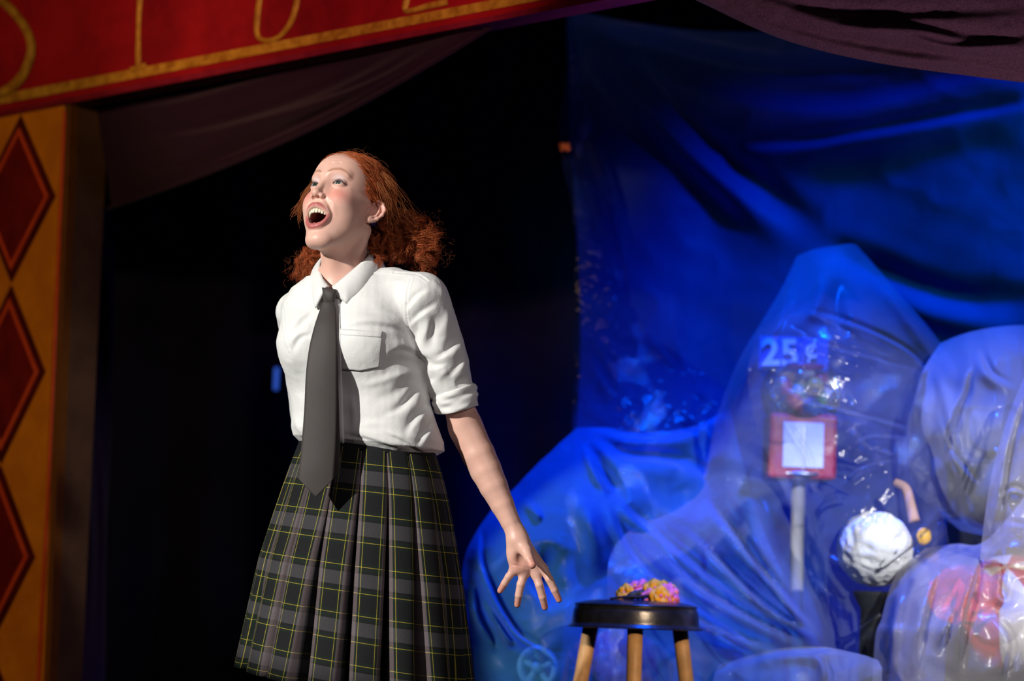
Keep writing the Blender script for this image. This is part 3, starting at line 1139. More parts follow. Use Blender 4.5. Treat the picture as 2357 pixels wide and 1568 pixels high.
tie = empty('necktie', P(757, 680, 5.40))
tie.parent = person
tie.location = Vector(P(757, 680, 5.40)) - person.location
ribbon('blade', [(744, 768, 698, 5.392, 5.388, 0), (738, 772, 716, 5.384, 5.376, 0), (726, 774, 752, 5.364, 5.352, 0), (714, 776, 800, 5.346, 5.334, 0), (706, 776, 860, 5.334, 5.324, 0),
                 (702, 776, 940, 5.326, 5.316, 0), (696, 774, 1020, 5.318, 5.308, 0), (690, 770, 1080, 5.312, 5.302, 0), (688, 768, 1102, 5.310, 5.300, 44)], M_TIE, tie, crown=.005)
ribbon('tail', [(752, 766, 700, 5.398, 5.394, 0), (748, 774, 760, 5.372, 5.362, 0), (742, 778, 860, 5.346, 5.338, 0), (745, 781, 960, 5.338, 5.328, 0), (748, 784, 1060, 5.330, 5.320, 0), (750, 785, 1076, 5.329, 5.319, 24)], M_TIE, tie, crown=.003)
# knot: a flattened, tapering wrap
kp = []
rows = [(741, 774, 664, .010), (741, 775, 670, .016), (742, 773, 680, .019), (744, 771, 692, .018), (746, 768, 702, .012)]
rk = catmull(np.array(rows, float), 24)
for a in np.linspace(0, 2 * math.pi, 32, endpoint=False):
    ca, sa = math.cos(a), math.sin(a)
    ca = math.copysign(abs(ca) ** .7, ca)
    x = (rk[:, 0] + rk[:, 1]) / 2 + (rk[:, 1] - rk[:, 0]) / 2 * ca
    d = 5.402 - rk[:, 3] * math.copysign(abs(sa) ** .8, sa) - .004 * ca
    y = rk[:, 2] + 2.5 * ca
    kp.append(PA(x, y, d))
kp = np.array(kp)
cap_t, cap_b = kp[:, 0].mean(0), kp[:, -1].mean(0)
kf = [tuple(f) for f in grid_faces(32, 24, True)]
kv = list(kp.reshape(-1, 3)) + [cap_t, cap_b]
for i in range(32):
    kf.append((i * 24, 32 * 24, ((i + 1) % 32) * 24))
    kf.append((i * 24 + 23, ((i + 1) % 32) * 24 + 23, 32 * 24 + 1))
mesh_from('knot', np.array(kv), kf, M_TIE, tie)

# ------------------------------------------------------------------ pleated plaid skirt
def make_plaid():
    m = bpy.data.materials.new('plaid_wool')
    m.use_nodes = True
    nt = m.node_tree
    b = nt.nodes['Principled BSDF']
    b.inputs['Roughness'].default_value = .85
    b.inputs['Specular IOR Level'].default_value = .15
    uv = nt.nodes.new('ShaderNodeUVMap')
    sp = nt.nodes.new('ShaderNodeSeparateXYZ')
    nt.links.new(uv.outputs[0], sp.inputs[0])

    def ramp(src, stops):
        r = nt.nodes.new('ShaderNodeValToRGB')
        r.color_ramp.interpolation = 'CONSTANT'
        e = r.color_ramp.elements
        while len(e) > 1:
            e.remove(e[-1])
        e[0].position, e[0].color = stops[0][0], (*stops[0][1], 1)
        for pos, c in stops[1:]:
            n = e.new(pos)
            n.color = (*c, 1)
        nt.links.new(src, r.inputs[0])
        return r.outputs[0]
    dk, gr, ye, mv, gy = (.012, .012, .013), (.010, .021, .013), (.60, .46, .060), (.175, .132, .138), (.082, .077, .086)
    au = nt.nodes.new('ShaderNodeMath')
    au.operation = 'ABSOLUTE'
    nt.links.new(sp.outputs[0], au.inputs[0])
    mu = nt.nodes.new('ShaderNodeMath')
    mu.operation = 'MULTIPLY'
    mu.inputs[1].default_value = 10.0            # 0.1 m of cloth -> 0..1
    nt.links.new(au.outputs[0], mu.inputs[0])
    warp = ramp(mu.outputs[0], [(0, dk), (.150, gr), (.186, ye), (.197, gr), (.245, mv), (.340, gy), (.42, dk), (.60, gr), (.66, ye), (.671, gr), (.80, dk)])
    dv = nt.nodes.new('ShaderNodeMath')
    dv.operation = 'DIVIDE'
    dv.inputs[1].default_value = .1035
    nt.links.new(sp.outputs[1], dv.inputs[0])
    fv = nt.nodes.new('ShaderNodeMath')
    fv.operation = 'FRACT'
    nt.links.new(dv.outputs[0], fv.inputs[0])
    weft = ramp(fv.outputs[0], [(0, ye), (.011, gr), (.07, dk), (.40, gr), (.462, ye), (.473, gr), (.56, dk), (.60, gy), (.88, dk), (.93, gr)])
    mx = nt.nodes.new('ShaderNodeMix')
    mx.data_type = 'RGBA'
    mx.inputs['Factor'].default_value = .48
    nt.links.new(warp, mx.inputs[6])
    nt.links.new(weft, mx.inputs[7])
    tc = nt.nodes.new('ShaderNodeTexCoord')
    n = nt.nodes.new('ShaderNodeTexNoise')
    n.inputs['Scale'].default_value = 700
    n.inputs['Detail'].default_value = 3
    nt.links.new(tc.outputs['Object'], n.inputs['Vector'])
    mr = nt.nodes.new('ShaderNodeMapRange')
    mr.inputs[1].default_value, mr.inputs[2].default_value = .3, .7
    mr.inputs[3].default_value, mr.inputs[4].default_value = .75, 1.25
    nt.links.new(n.outputs['Fac'], mr.inputs[0])
    vm = nt.nodes.new('ShaderNodeVectorMath')
    vm.operation = 'SCALE'
    nt.links.new(mx.outputs[2], vm.inputs[0])
    nt.links.new(mr.outputs[0], vm.inputs['Scale'])
    nt.links.new(vm.outputs[0], b.inputs['Base Color'])
    bp = nt.nodes.new('ShaderNodeBump')
    bp.inputs['Strength'].default_value = .3
    bp.inputs['Distance'].default_value = .001
    nt.links.new(n.outputs['Fac'], bp.inputs['Height'])
    nt.links.new(bp.outputs[0], b.inputs['Normal'])
    return m


M_PLAID = make_plaid()
# t, centre px, half width px, row px
SK = np.array([(0.0, 846, 154, 1030), (.10, 844, 172, 1085), (.2, 841, 188, 1140), (.5, 830, 228, 1300), (1.0, 819, 272, 1538)])
NV = 56
rs = np.random.RandomState(5)
NPL = 18
tv = np.linspace(0, 1, NV)
ccx, hw, rowy = [np.interp(tv, SK[:, 0], SK[:, i]) for i in (1, 2, 3)]
cen = PA(ccx, rowy, np.full(NV, 5.49))
hw = hw / 1000.0
gapf = rs.uniform(.55, 1.35, NPL)
sway = rs.uniform(-.05, .05, NPL)
dep = rs.uniform(.8, 1.25, NPL)
verts, uvs = [], []
ncols = 0
# start angle so that one panel sits just right of the tie
PH0 = math.radians(-90 + 27)
NP_, NI_ = 9, 6
for k in range(NPL):
    for kind, cnt in (('p', NP_), ('i', NI_)):
        for j in range(cnt):
            open_ = np.clip(tv * 1.15 - .10, 0, 1) ** .8 * .42 * gapf[k] + .03
            if kind == 'p':
                s = j / (NP_ - 1)                       # across the panel
                fr = (s - .5) * (1 - open_) + .5 * (1 - open_)
                rin = .004 * (1 - (2 * s - 1) ** 2) * (.4 + tv) - .0035 * (s > .98) * 1
            else:
                s = (j + 1) / (NI_ + 1)
                fr = (1 - open_) + open_ * (.5 + (s - .5) * .9)
                deep = np.minimum(.006 + .075 * tv * dep[k], .075) * np.sin(s * math.pi) ** .6
                rin = -deep
            ang = PH0 + (k + fr - .5 * (1 - open_)) * 2 * math.pi / NPL + sway[k] * tv * tv
            a = hw / math.sqrt(.82 + .18 * .55 ** 2 * 1.0)
            b = a * (.70 + .10 * tv)
            ca, sa = np.cos(ang), np.sin(ang)
            ox = (a + rin) * ca
            oy = (b + rin) * sa
            wob = .004 * np.sin(5 * tv + k * 1.7) * tv
            pos = cen + ox[:, None] * TX + (oy + wob)[:, None] * TY
            tilt = HIP_TILT * ox
            pos[:, 2] -= tilt * (1 - .6 * tv)
            pos[:, 2] -= tv ** 1.5 * (.042 + .036 * ca)
            verts.append(pos)
            pw = 2 * math.pi / NPL * np.sqrt((a * np.sin(ang)) ** 2 + (b * np.cos(ang)) ** 2)
            width = pw * (1 - open_)
            if kind == 'p':
                u = (s - .5) * width
            else:
                u = width * .5 + .030 * s + .004 if s <= .5 else -(width * .5 + .030 * (1 - s) + .004)
                u = u + 0 * tv
            uvs.append(np.stack([u, .52 * tv + .010 + .012 * ca * .0], 1))
            ncols += 1
verts = np.array(verts).reshape(-1, 3)
uvs = np.array(uvs).reshape(-1, 2)
# open box: keep a seam where u jumps inside a fold (hidden in the pleat)
skirt = mesh_from('skirt', verts, grid_faces(ncols, NV, True), M_PLAID, person, uvs=uvs)
skirt.data.validate()
sk_s = skirt.modifiers.new('thickness', 'SOLIDIFY')
sk_s.thickness = .0014
sk_s.offset = -1
# waistband
wb = []
for i in range(96):
    a_ = i * 2 * math.pi / 96
    for dz, gr_ in ((.022, -.004), (.022, .001), (0, .0035), (-.012, .0035), (-.013, -.002)):
        a = hw[0] / math.sqrt(.82 + .18 * .55 ** 2)
        q = cen[0] + (a + gr_) * math.cos(a_) * TX + (a * .70 + gr_) * math.sin(a_) * TY + np.array([0, 0, dz])
        q[2] -= HIP_TILT * (a * math.cos(a_))
        wb.append(q)
mesh_from('waistband', np.array(wb), grid_faces(96, 5, True), mat_principled('waistband_cloth', (.012, .012, .014), .8, .2), skirt)
# shoes
M_SHOE = mat_principled('black_leather', (.012, .012, .013), .3, .5)
M_SOLE = mat_principled('rubber_sole', (.03, .028, .026), .7, .3)
for hp, sx in ((HIP_L, .05), (HIP_R, -.05)):
    kn = np.array([hp[0] * .92 - .02 + sx * .1, hp[1] - .02, .47])
    an = np.array([kn[0], kn[1] + .05, .09])
    dirv = np.array([-.42, -.90])
    dirv /= np.linalg.norm(dirv)
    sid = np.array([-dirv[1], dirv[0]])
    out = []
    prof = [(-.075, .030, .085), (-.055, .036, .082), (-.01, .037, .080), (.05, .041, .070), (.11, .046, .060), (.155, .040, .050), (.18, .020, .040)]
    for f_, w_, h_ in prof:
        for a in np.linspace(0, math.pi, 11):
            q = an[:2] + dirv * f_ + sid * (w_ * math.cos(a))
            out.append((q[0], q[1], .016 + (h_ - .016) * math.sin(a) ** .7))
    shoe = mesh_from('shoe', np.array(out), grid_faces(len(prof), 11), M_SHOE, person)
    out = []
    for z_ in (.0, .018):
        ring = [(f_, w_ + .004) for f_, w_, h_ in prof] + [(f_, -w_ - .004) for f_, w_, h_ in prof[::-1]]
        for f_, w_ in ring:
            q = an[:2] + dirv * f_ + sid * w_
            out.append((q[0], q[1], z_))
    nr = len(prof) * 2
    fs = [(i, (i + 1) % nr, nr + (i + 1) % nr, nr + i) for i in range(nr)] + [tuple(range(nr))[::-1], tuple(range(nr, 2 * nr))]
    mesh_from('sole', np.array(out), fs, M_SOLE, shoe, smooth=False)
# ------------------------------------------------------------------ hair
HRS = np.random.RandomState(11)


class Strands:
    def __init__(self):
        self.v, self.f, self.c, self.n = [], [], [], 0

    def add(self, paths, rad, cols, sides=3):
        """paths (m, n, 3), rad (n,) or (m,n), cols (m,3)"""
        m, n, _ = paths.shape
        tan = np.gradient(paths, axis=1)
        tan /= np.linalg.norm(tan, axis=2, keepdims=True) + 1e-9
        ref = np.array([.31, .87, .38])
        n1 = np.cross(tan, ref)
        n1 /= np.linalg.norm(n1, axis=2, keepdims=True) + 1e-9
        n2 = np.cross(tan, n1)
        rad = np.broadcast_to(np.asarray(rad, float), (m, n))[..., None]
        ring = np.stack([paths + rad * (math.cos(a) * n1 + math.sin(a) * n2) for a in np.arange(sides) * 2 * math.pi / sides], 2)
        self.v.append(ring.reshape(-1, 3))
        i, j, k = np.meshgrid(np.arange(m), np.arange(n - 1), np.arange(sides), indexing='ij')
        k2 = (k + 1) % sides
        b = lambda jj, kk: (i * n + jj) * sides + kk + self.n
        self.f.append(np.stack([b(j, k), b(j, k2), b(j + 1, k2), b(j + 1, k)], -1).reshape(-1, 4))
        self.c.append(np.repeat(cols, n * sides, 0))
        self.n += m * n * sides

    def build(self, name, mat, parent):
        o = mesh_from(name, np.concatenate(self.v), np.concatenate(self.f), mat, parent)
        set_color(o.data, np.concatenate(self.c))
        return o


def hair_cols(m, base=(.50, .100, .030), var=.35):
    f = np.exp(HRS.normal(0, var, (m, 1)))
    w = HRS.uniform(0, 1, (m, 1)) ** 3
    return (np.array(base) * f * (1 - w) + np.array([.62, .21, .08]) * w).clip(.005, .8)


def make_hair_mat():
    m = bpy.data.materials.new('red_hair')
    m.use_nodes = True
    nt = m.node_tree
    b = nt.nodes['Principled BSDF']
    a = nt.nodes.new('ShaderNodeVertexColor')
    a.layer_name = 'tint'
    nt.links.new(a.outputs[0], b.inputs['Base Color'])
    b.inputs['Roughness'].default_value = .38
    b.inputs['Specular IOR Level'].default_value = .55
    b.inputs['Specular Tint'].default_value = (1, .72, .5, 1)
    tr = nt.nodes.new('ShaderNodeBsdfTranslucent')
    nt.links.new(a.outputs[0], tr.inputs[0])
    mx = nt.nodes.new('ShaderNodeMixShader')
    mx.inputs[0].default_value = .28
    nt.links.new(b.outputs[0], mx.inputs[1])
    nt.links.new(tr.outputs[0], mx.inputs[2])
    nt.links.new(mx.outputs[0], nt.nodes['Material Output'].inputs['Surface'])
    return m


M_HAIR = make_hair_mat()
ST = Strands()
HC = np.array([0, .020, .030])


def skull(p):
    d = sd_ell(p, (0, .010, .034), (.0715, .092, .073))
    d = smin(d, sd_ell(p, (0, -.036, .034), (.057, .057, .054)), .02)
    return smin(d, sd_ell(p, (0, .000, -.030), (.0690, .070, .060)), .03)


def shell(dirs, off):
    """points over the skull, 'off' metres above it, along directions from its centre"""
    sh = dirs.shape
    d = dirs.reshape(-1, 3).astype(np.float32)
    lo_, hi_ = np.full(len(d), .02, np.float32), np.full(len(d), .16, np.float32)
    for _ in range(16):
        mid = (lo_ + hi_) / 2
        ins = skull(HC.astype(np.float32) + d * mid[:, None]) < 0
        lo_, hi_ = np.where(ins, mid, lo_), np.where(ins, hi_, mid)
    return HC + dirs * (lo_.reshape(sh[:-1])[..., None] + off[..., None])


LINE_AZ = [0, .35, .60, .82, 1.04, 1.38, 1.75, 2.0, 3.2]
LINE_EL = [.56, .50, .28, -.06, -.42, -.20, -.45, -.75, -.95]


# swept-back hair: every strand runs over the skull from the hairline to its bunch behind an ear
m = 4200
side = np.where(HRS.uniform(size=m) < .62, 1, -1)
# root directions: hairline arc plus the crown behind it
az = HRS.uniform(-1.95, 1.95, m)                 # 0 = front, towards her left positive
back = HRS.uniform(0, 1, m) ** 1.7
el_line = np.interp(np.abs(az), LINE_AZ, LINE_EL)
el = el_line + HRS.normal(.0, .05, m) + back * (1.5 - el_line)
d0 = np.stack([np.sin(az) * np.cos(el), -np.cos(az) * np.cos(el), np.sin(el)], 1)
side = np.where(d0[:, 0] + HRS.normal(0, .12, m) > -.05, 1, -1)
gd = np.stack([.62 * side, np.full(m, .80), np.full(m, -.42)], 1) + HRS.normal(0, .045, (m, 3))
gd /= np.linalg.norm(gd, axis=1, keepdims=True)
n = 30
t = np.linspace(0, 1, n)
om = np.arccos(np.clip((d0 * gd).sum(1), -.98, 1))[:, None]
dirs = (np.sin((1 - t)[None] * om)[..., None] * d0[:, None] + np.sin(t[None] * om)[..., None] * gd[:, None]) / np.sin(om)[..., None]
# wavy sideways drift
perp = np.cross(d0, gd)
perp /= np.linalg.norm(perp, axis=1, keepdims=True) + 1e-9
ph = HRS.uniform(0, 6.28, (m, 1)) * .35 + az[:, None] * 9
fr = HRS.uniform(11, 21, (m, 1))
am = HRS.uniform(.016, .062, (m, 1)) * np.sin(np.clip(t * 1.15, 0, 1) * math.pi)[None]
dirs = dirs + perp[:, None] * (am * np.sin(fr * t[None] + ph))[..., None]
dirs /= np.linalg.norm(dirs, axis=2, keepdims=True)
lift = (HRS.uniform(.002, .0125, (m, 1)) + .005 * np.clip(d0[:, 2:3], 0, 1)) * np.sin(np.clip(t * 1.5, 0, 1) * math.pi * .5)[None] + HRS.uniform(0, .0050, (m, 1)) * np.sin(fr * 1.3 * t[None] + ph * 2)
lift = lift - .0035 * np.exp(-t[None] * 14)
ST.add(head_w(shell(dirs, lift)), np.full(n, .00032), hair_cols(m))
# under-layer that closes the scalp
azg, elg = np.meshgrid(np.linspace(-math.pi, math.pi, 72, endpoint=False), np.linspace(-.9, math.pi / 2, 34), indexing='ij')
dg = np.stack([np.sin(azg) * np.cos(elg), -np.cos(azg) * np.cos(elg), np.sin(elg)], -1)
elmin = np.interp(np.abs(azg), LINE_AZ, np.array(LINE_EL) + .13)
offg = np.clip((elg - elmin) * .05, -.02, .0035)
capv = head_w(shell(dg, offg).reshape(-1, 3))
ST.v.append(capv)
ST.f.append(grid_faces(72, 34, True) + ST.n)
ST.c.append(np.tile([.16, .035, .010], (len(capv), 1)))
ST.n += len(capv)


def curls(root, ends, per, spread, turns, rad, seed, bulge, cols=(.50, .100, .030)):
    """ringlets from a bunch: one helix per clump, 'per' hairs wound together"""
    rs_ = np.random.RandomState(seed)
    k = len(ends)
    n_ = 50
    t_ = np.linspace(0, 1, n_)
    for i in range(k):
        e = ends[i]
        r0 = root + rs_.normal(0, .010, 3)
        mid = (r0 + e) / 2 + bulge * rs_.uniform(.4, 1.2) + rs_.normal(0, .012, 3)
        ax = ((1 - t_) ** 2)[:, None] * r0 + (2 * t_ * (1 - t_))[:, None] * mid + (t_ ** 2)[:, None] * e
        tn = np.gradient(ax, axis=0)
        ln = np.linalg.norm(tn, axis=1).sum()
        tn /= np.linalg.norm(tn, axis=1, keepdims=True)
        a1 = np.cross(tn, [.2, .9, .1])
        a1 /= np.linalg.norm(a1, axis=1, keepdims=True)
        a2 = np.cross(tn, a1)
        R_ = rs_.uniform(*rad)
        tu = rs_.uniform(*turns) * ln / .12
        sg = rs_.choice([-1, 1])
        p0 = rs_.uniform(0, 6.28)
        env = np.clip(t_ * 3.0, 0.08, 1)
        base = p0 + sg * tu * 2 * math.pi * t_ ** .9
        pj = rs_.normal(0, .32, (per, 1))
        rj = R_ * np.exp(rs_.normal(0, .22, (per, 1)))
        angs = base[None] + pj + rs_.normal(0, .5, (per, 1)) * t_[None]
        o_ = rs_.normal(0, spread, (per, 1, 3)) * (.3 + t_)[None, :, None]
        hel = (rj * env[None])[..., None] * (np.cos(angs)[..., None] * a1[None] + np.sin(angs)[..., None] * a2[None])
        fz = rs_.normal(0, .0012, (per, 1, 3)) * np.sin(t_ * rs_.uniform(20, 60) + rs_.uniform(0, 6.28))[None, :, None]
        ST.add(ax[None] + hel + o_ + fz, np.full(n_, .00032) * np.interp(t_, [0, .85, 1], [1, 1, .35]), hair_cols(per, cols))


def ball(c, r, dd, k, seed):
    rs_ = np.random.RandomState(seed)
    q = rs_.normal(size=(k, 3))
    q /= np.linalg.norm(q, axis=1, keepdims=True)
    q *= rs_.uniform(.35, 1, (k, 1)) ** .6
    return np.array([P(c[0] + r[0] * a, c[1] + r[1] * b, c[2] + dd * d) for a, b, d in q])


root_l = P(902, 505, 5.555)
root_r = P(772, 560, 5.66)
up = np.array([0, 0, 1.0])
curls(root_l, ball((962, 572, 5.565), (58, 66), .05, 70, 1), 22, .0022, (2.0, 3.4), (.007, .013), 21, .030 * up + .020 * RGT)
curls(root_l, ball((985, 610, 5.575), (40, 40), .05, 30, 2), 20, .0022, (2.0, 3.4), (.007, .013), 22, .030 * up + .045 * RGT)
curls(P(892, 520, 5.535), ball((905, 585, 5.52), (38, 32), .035, 34, 3), 20, .0020, (2.2, 3.6), (.006, .010), 23, -.005 * RGT)
curls(P(872, 535, 5.515), ball((868, 606, 5.472), (14, 26), .015, 9, 4), 14, .0012, (2.6, 4.0), (.006, .009), 24, -.010 * RGT)
curls(P(862, 525, 5.540), ball((858, 570, 5.52), (12, 28), .015, 10, 9), 16, .0014, (2.2, 3.6), (.004, .008), 29, 0 * RGT)
curls(root_r, ball((704, 625, 5.66), (34, 40), .04, 46, 5), 18, .0018, (2.6, 4.2), (.004, .008), 25, -.020 * RGT + .010 * up)
# loose flyaway hairs
k = 150
n_ = 20
t_ = np.linspace(0, 1, n_)
az = HRS.uniform(-2.6, 2.6, k)
el = HRS.uniform(.1, 1.4, k)
dd = np.stack([np.sin(az) * np.cos(el), -np.cos(az) * np.cos(el), np.sin(el)], 1)
dd = dd[(el > np.interp(np.abs(az), [0, 1.1, 1.6, 3], [1.0, .6, 0, -.5]))]
k = len(dd)
tn = np.cross(dd, HRS.normal(size=(k, 3)))
tn /= np.linalg.norm(tn, axis=1, keepdims=True)
ln = HRS.uniform(.02, .06, (k, 1, 1))
pth = shell(dd, np.zeros(k))[:, None] + tn[:, None] * ln * t_[None, :, None] + dd[:, None] * (HRS.uniform(.006, .020, (k, 1)) * np.sin(t_ * 2.6)[None])[..., None]
ST.add(head_w(pth), np.full(n_, .00014), hair_cols(k, (.40, .13, .04)))
# wisps by the far temple and round the bunches
for (pts, cnt, sp) in ((((726, 412, 5.52), (706, 440, 5.53), (694, 468, 5.52), (680, 492, 5.51)), 26, .006), (((722, 425, 5.52), (700, 455, 5.52), (690, 490, 5.52), (692, 512, 5.52)), 9, .004),
                       (((880, 400, 5.47), (905, 430, 5.47), (925, 470, 5.50), (945, 500, 5.52)), 30, .010), (((870, 420, 5.45), (890, 455, 5.45), (900, 490, 5.47), (912, 520, 5.50)), 26, .009)):
    c = catmull([P(*q) for q in pts], 26)
    tt2 = np.linspace(0, 1, 26)
    off = HRS.normal(0, sp, (cnt, 1, 3)) * (.25 + tt2)[None, :, None]
    wv = np.sin(tt2[None] * HRS.uniform(8, 18, (cnt, 1)) + HRS.uniform(0, 6.28, (cnt, 1)))[..., None] * HRS.normal(0, .0028, (cnt, 1, 3))
    ST.add(c[None] + off + wv, np.full(26, .00028), hair_cols(cnt, (.40, .13, .04)))
for ctr, r0, cnt, sd_ in (((962, 560, 5.56), .085, 130, 0), ((700, 622, 5.66), .050, 70, 1)):
    q = HRS.normal(size=(cnt, 3))
    q /= np.linalg.norm(q, axis=1, keepdims=True)
    tn = np.cross(q, HRS.normal(size=(cnt, 3)))
    tn /= np.linalg.norm(tn, axis=1, keepdims=True)
    c = P(*ctr)
    pth = c + q[:, None] * (r0 * HRS.uniform(.75, 1.05, (cnt, 1, 1))) + tn[:, None] * (t_ * .035)[None, :, None] * HRS.uniform(.4, 1, (cnt, 1, 1)) \
        + q[:, None] * (np.sin(t_[None] * HRS.uniform(3, 12, (cnt, 1))) * .005)[..., None]
    ST.add(pth, np.full(n_, .00013), hair_cols(cnt, (.36, .10, .03)))
hair = ST.build('hair', M_HAIR, person)

# lashes
M_LASH = mat_principled('dark_lash', (.02, .009, .007), .9, .05)
for s in (1, -1):
    LS = Strands()
    xs = np.linspace(.0195, .0430, 34)
    base = np.array([(x * s, np.interp(x, [.0185, .024, .031, .038, .0435], [-.0825, -.0852, -.0862, -.0842, -.0785]), np.interp(x, [.0185, .024, .031, .038, .0435], [.0010, .0034, .0042, .0032, .0002])) for x in xs])
    outd = np.stack([(xs - .029) * s * 14, np.full(34, -1.0), np.full(34, .25)], 1)
    outd /= np.linalg.norm(outd, axis=1, keepdims=True)
    t5 = np.linspace(0, 1, 7)
    ln = np.interp(xs, [.0195, .036, .043], [.0026, .0050, .0050])
    pth = base[:, None] + outd[:, None] * (ln[:, None] * t5[None])[..., None] + np.array([0, 0, 1.0]) * (ln[:, None] * .75 * t5[None] ** 2)[..., None]
    LS.add(head_w(pth), np.interp(t5, [0, 1], [.00022, .00006]), np.tile([.03, .012, .008], (34, 1)))
    tag(LS.build('eyelashes', M_LASH, person), kind='stuff')
# ------------------------------------------------------------------ stage floor and black backdrop
M_FLOOR = mat_principled('black_stage_floor', (.012, .012, .013), .5, .3, noise=(6, .3))
fl = MB().box((0.2, 1.5, -.02), (14, 14, .04)).build('floor', M_FLOOR, smooth=False)
tag(fl, 'matt black painted stage floor under the whole set', 'floor', kind='structure')
M_BACK = mat_principled('black_backdrop_cloth', (.010, .011, .030), .9, .1, noise=(3, .3))
nu, nv = 220, 4
xs = np.linspace(-5, 6, nu)
bv = np.array([(x, 4.6 + .05 * math.sin(x * 7) + .03 * math.sin(x * 17 + 1), z) for x in xs for z in (0, 1.5, 3.0, 5.0)])
wb_ = mesh_from('wall_back', bv, grid_faces(nu, nv), M_BACK)
tag(wb_, 'black cloth backdrop hanging behind the whole stage', 'backdrop', kind='structure')
wb_.modifiers.new('thickness', 'SOLIDIFY').thickness = .01

# ------------------------------------------------------------------ painted arch: sign board over the stage, pillar at the left
ARCH_B = P(1390, 0, 6.1)
_k = (P(0, 268, 1.0) - CAM)[2]
ARCH_A = P(0, 268, (ARCH_B[2] - CAM[2]) / _k)
AE = (ARCH_B - ARCH_A)
AE[2] = 0
AE /= np.linalg.norm(AE)                       # along the arch, to the right
AN = np.array([AE[1], -AE[0], 0])              # towards the audience
if AN[1] > 0:
    AN = -AN
UPZ = np.array([0, 0, 1.0])


def on_arch(px, py, off=0.0):
    """the point of the arch's front plane (moved 'off' towards the audience) at a pixel"""
    d = P(px, py, 1.0) - CAM
    t = ((ARCH_A + AN * off - CAM) @ AN) / (d @ AN)
    return CAM + d * t


def slab(name, outline, thick, mat, parent, smooth=False, bevel=0):
    """a board: outline points on the arch plane, extruded backwards"""
    f = np.array(outline)
    b = f - AN * thick
    n = len(f)
    fs = [tuple(range(n)), tuple(range(n, 2 * n))[::-1]] + [(i, i + n, (i + 1) % n + n, (i + 1) % n) for i in range(n)]
    return MB().add(np.concatenate([f, b]), fs).build(name, mat, parent, smooth, bevel)


def stroke(name, pts, wpx, off, thick, mat, parent, n=70):
    """a painted gold line of the lettering: a thin raised band"""
    c = catmull(np.array(pts, float), n)
    tn = np.gradient(c, axis=0)
    tn /= np.linalg.norm(tn, axis=1, keepdims=True)
    nr = np.stack([-tn[:, 1], tn[:, 0]], 1)
    rs_ = np.random.RandomState(len(pts))
    w = wpx / 2 * (1 + .12 * np.sin(np.linspace(0, 9, n)))
    lf, rt = c + nr * w[:, None], c - nr * w[:, None]
    v = [on_arch(x, y, off) for x, y in lf] + [on_arch(x, y, off) for x, y in rt]
    v += [on_arch(x, y, off - thick) for x, y in lf] + [on_arch(x, y, off - thick) for x, y in rt]
    fs = []
    for i in range(n - 1):
        fs += [(i, i + 1, n + i + 1, n + i), (2 * n + i, 3 * n + i, 3 * n + i + 1, 2 * n + i + 1), (i, 2 * n + i, 2 * n + i + 1, i + 1), (n + i, n + i + 1, 3 * n + i + 1, 3 * n + i)]
    return MB().add(v, fs).build(name, mat, parent)


def worn_paint(name, c0, c1, scale, rough=.5):
    m = bpy.data.materials.new(name)
    m.use_nodes = True
    nt = m.node_tree
    b = nt.nodes['Principled BSDF']
    tc = nt.nodes.new('ShaderNodeTexCoord')
    n = nt.nodes.new('ShaderNodeTexNoise')
    n.inputs['Scale'].default_value = scale
    n.inputs['Detail'].default_value = 8
    n.inputs['Roughness'].default_value = .65
    nt.links.new(tc.outputs['Object'], n.inputs['Vector'])
    r = nt.nodes.new('ShaderNodeValToRGB')
    r.color_ramp.elements[0].position, r.color_ramp.elements[1].position = .38, .64
    r.color_ramp.elements[0].color, r.color_ramp.elements[1].color = (*c0, 1), (*c1, 1)
    nt.links.new(n.outputs['Fac'], r.inputs[0])
    nt.links.new(r.outputs[0], b.inputs['Base Color'])
    b.inputs['Roughness'].default_value = rough
    b.inputs['Specular IOR Level'].default_value = .25
    bp = nt.nodes.new('ShaderNodeBump')
    bp.inputs['Strength'].default_value = .2
    bp.inputs['Distance'].default_value = .004
    nt.links.new(n.outputs['Fac'], bp.inputs['Height'])
    nt.links.new(bp.outputs[0], b.inputs['Normal'])
    return m


M_REDP = worn_paint('red_sign_paint', (.20, .004, .010), (.42, .010, .018), 2.2)
M_REDEDGE = worn_paint('dark_red_edge_paint', (.16, .006, .022), (.26, .014, .035), 9)
M_GOLD = worn_paint('gold_paint', (.34, .15, .012), (.62, .36, .04), 22)
M_ORANGE = worn_paint('orange_paint', (.52, .17, .006), (.66, .24, .010), 7)
M_BROWNP = worn_paint('brown_paint', (.11, .06, .028), (.16, .088, .042), 9, .7)
M_MAROON = worn_paint('maroon_paint', (.055, .003, .004), (.10, .006, .006), 6)
M_CRIMSON = worn_paint('crimson_paint', (.10, .004, .004), (.19, .009, .007), 6)
M_REDLINE = worn_paint('orange_red_line_paint', (.50, .055, .012), (.62, .08, .02), 20)

board = empty('sign_board', (ARCH_A + ARCH_B) / 2)
tag(board, 'red painted sign board with gold lettering and border, slanting across the top left', 'sign')


def arch_line(off_px, x0=-420, x1=1800):
    """points along the slanting lower edge, off_px above it"""
    return [(x, 268 - .1928 * x - off_px) for x in np.linspace(x0, x1, 2)]


def band(name, o0, o1, off, thick, mat, parent):
    a, b = arch_line(o0), arch_line(o1)
    return slab(name, [on_arch(*a[0], off), on_arch(*a[1], off), on_arch(*b[1], off), on_arch(*b[0], off)], thick, mat, parent)


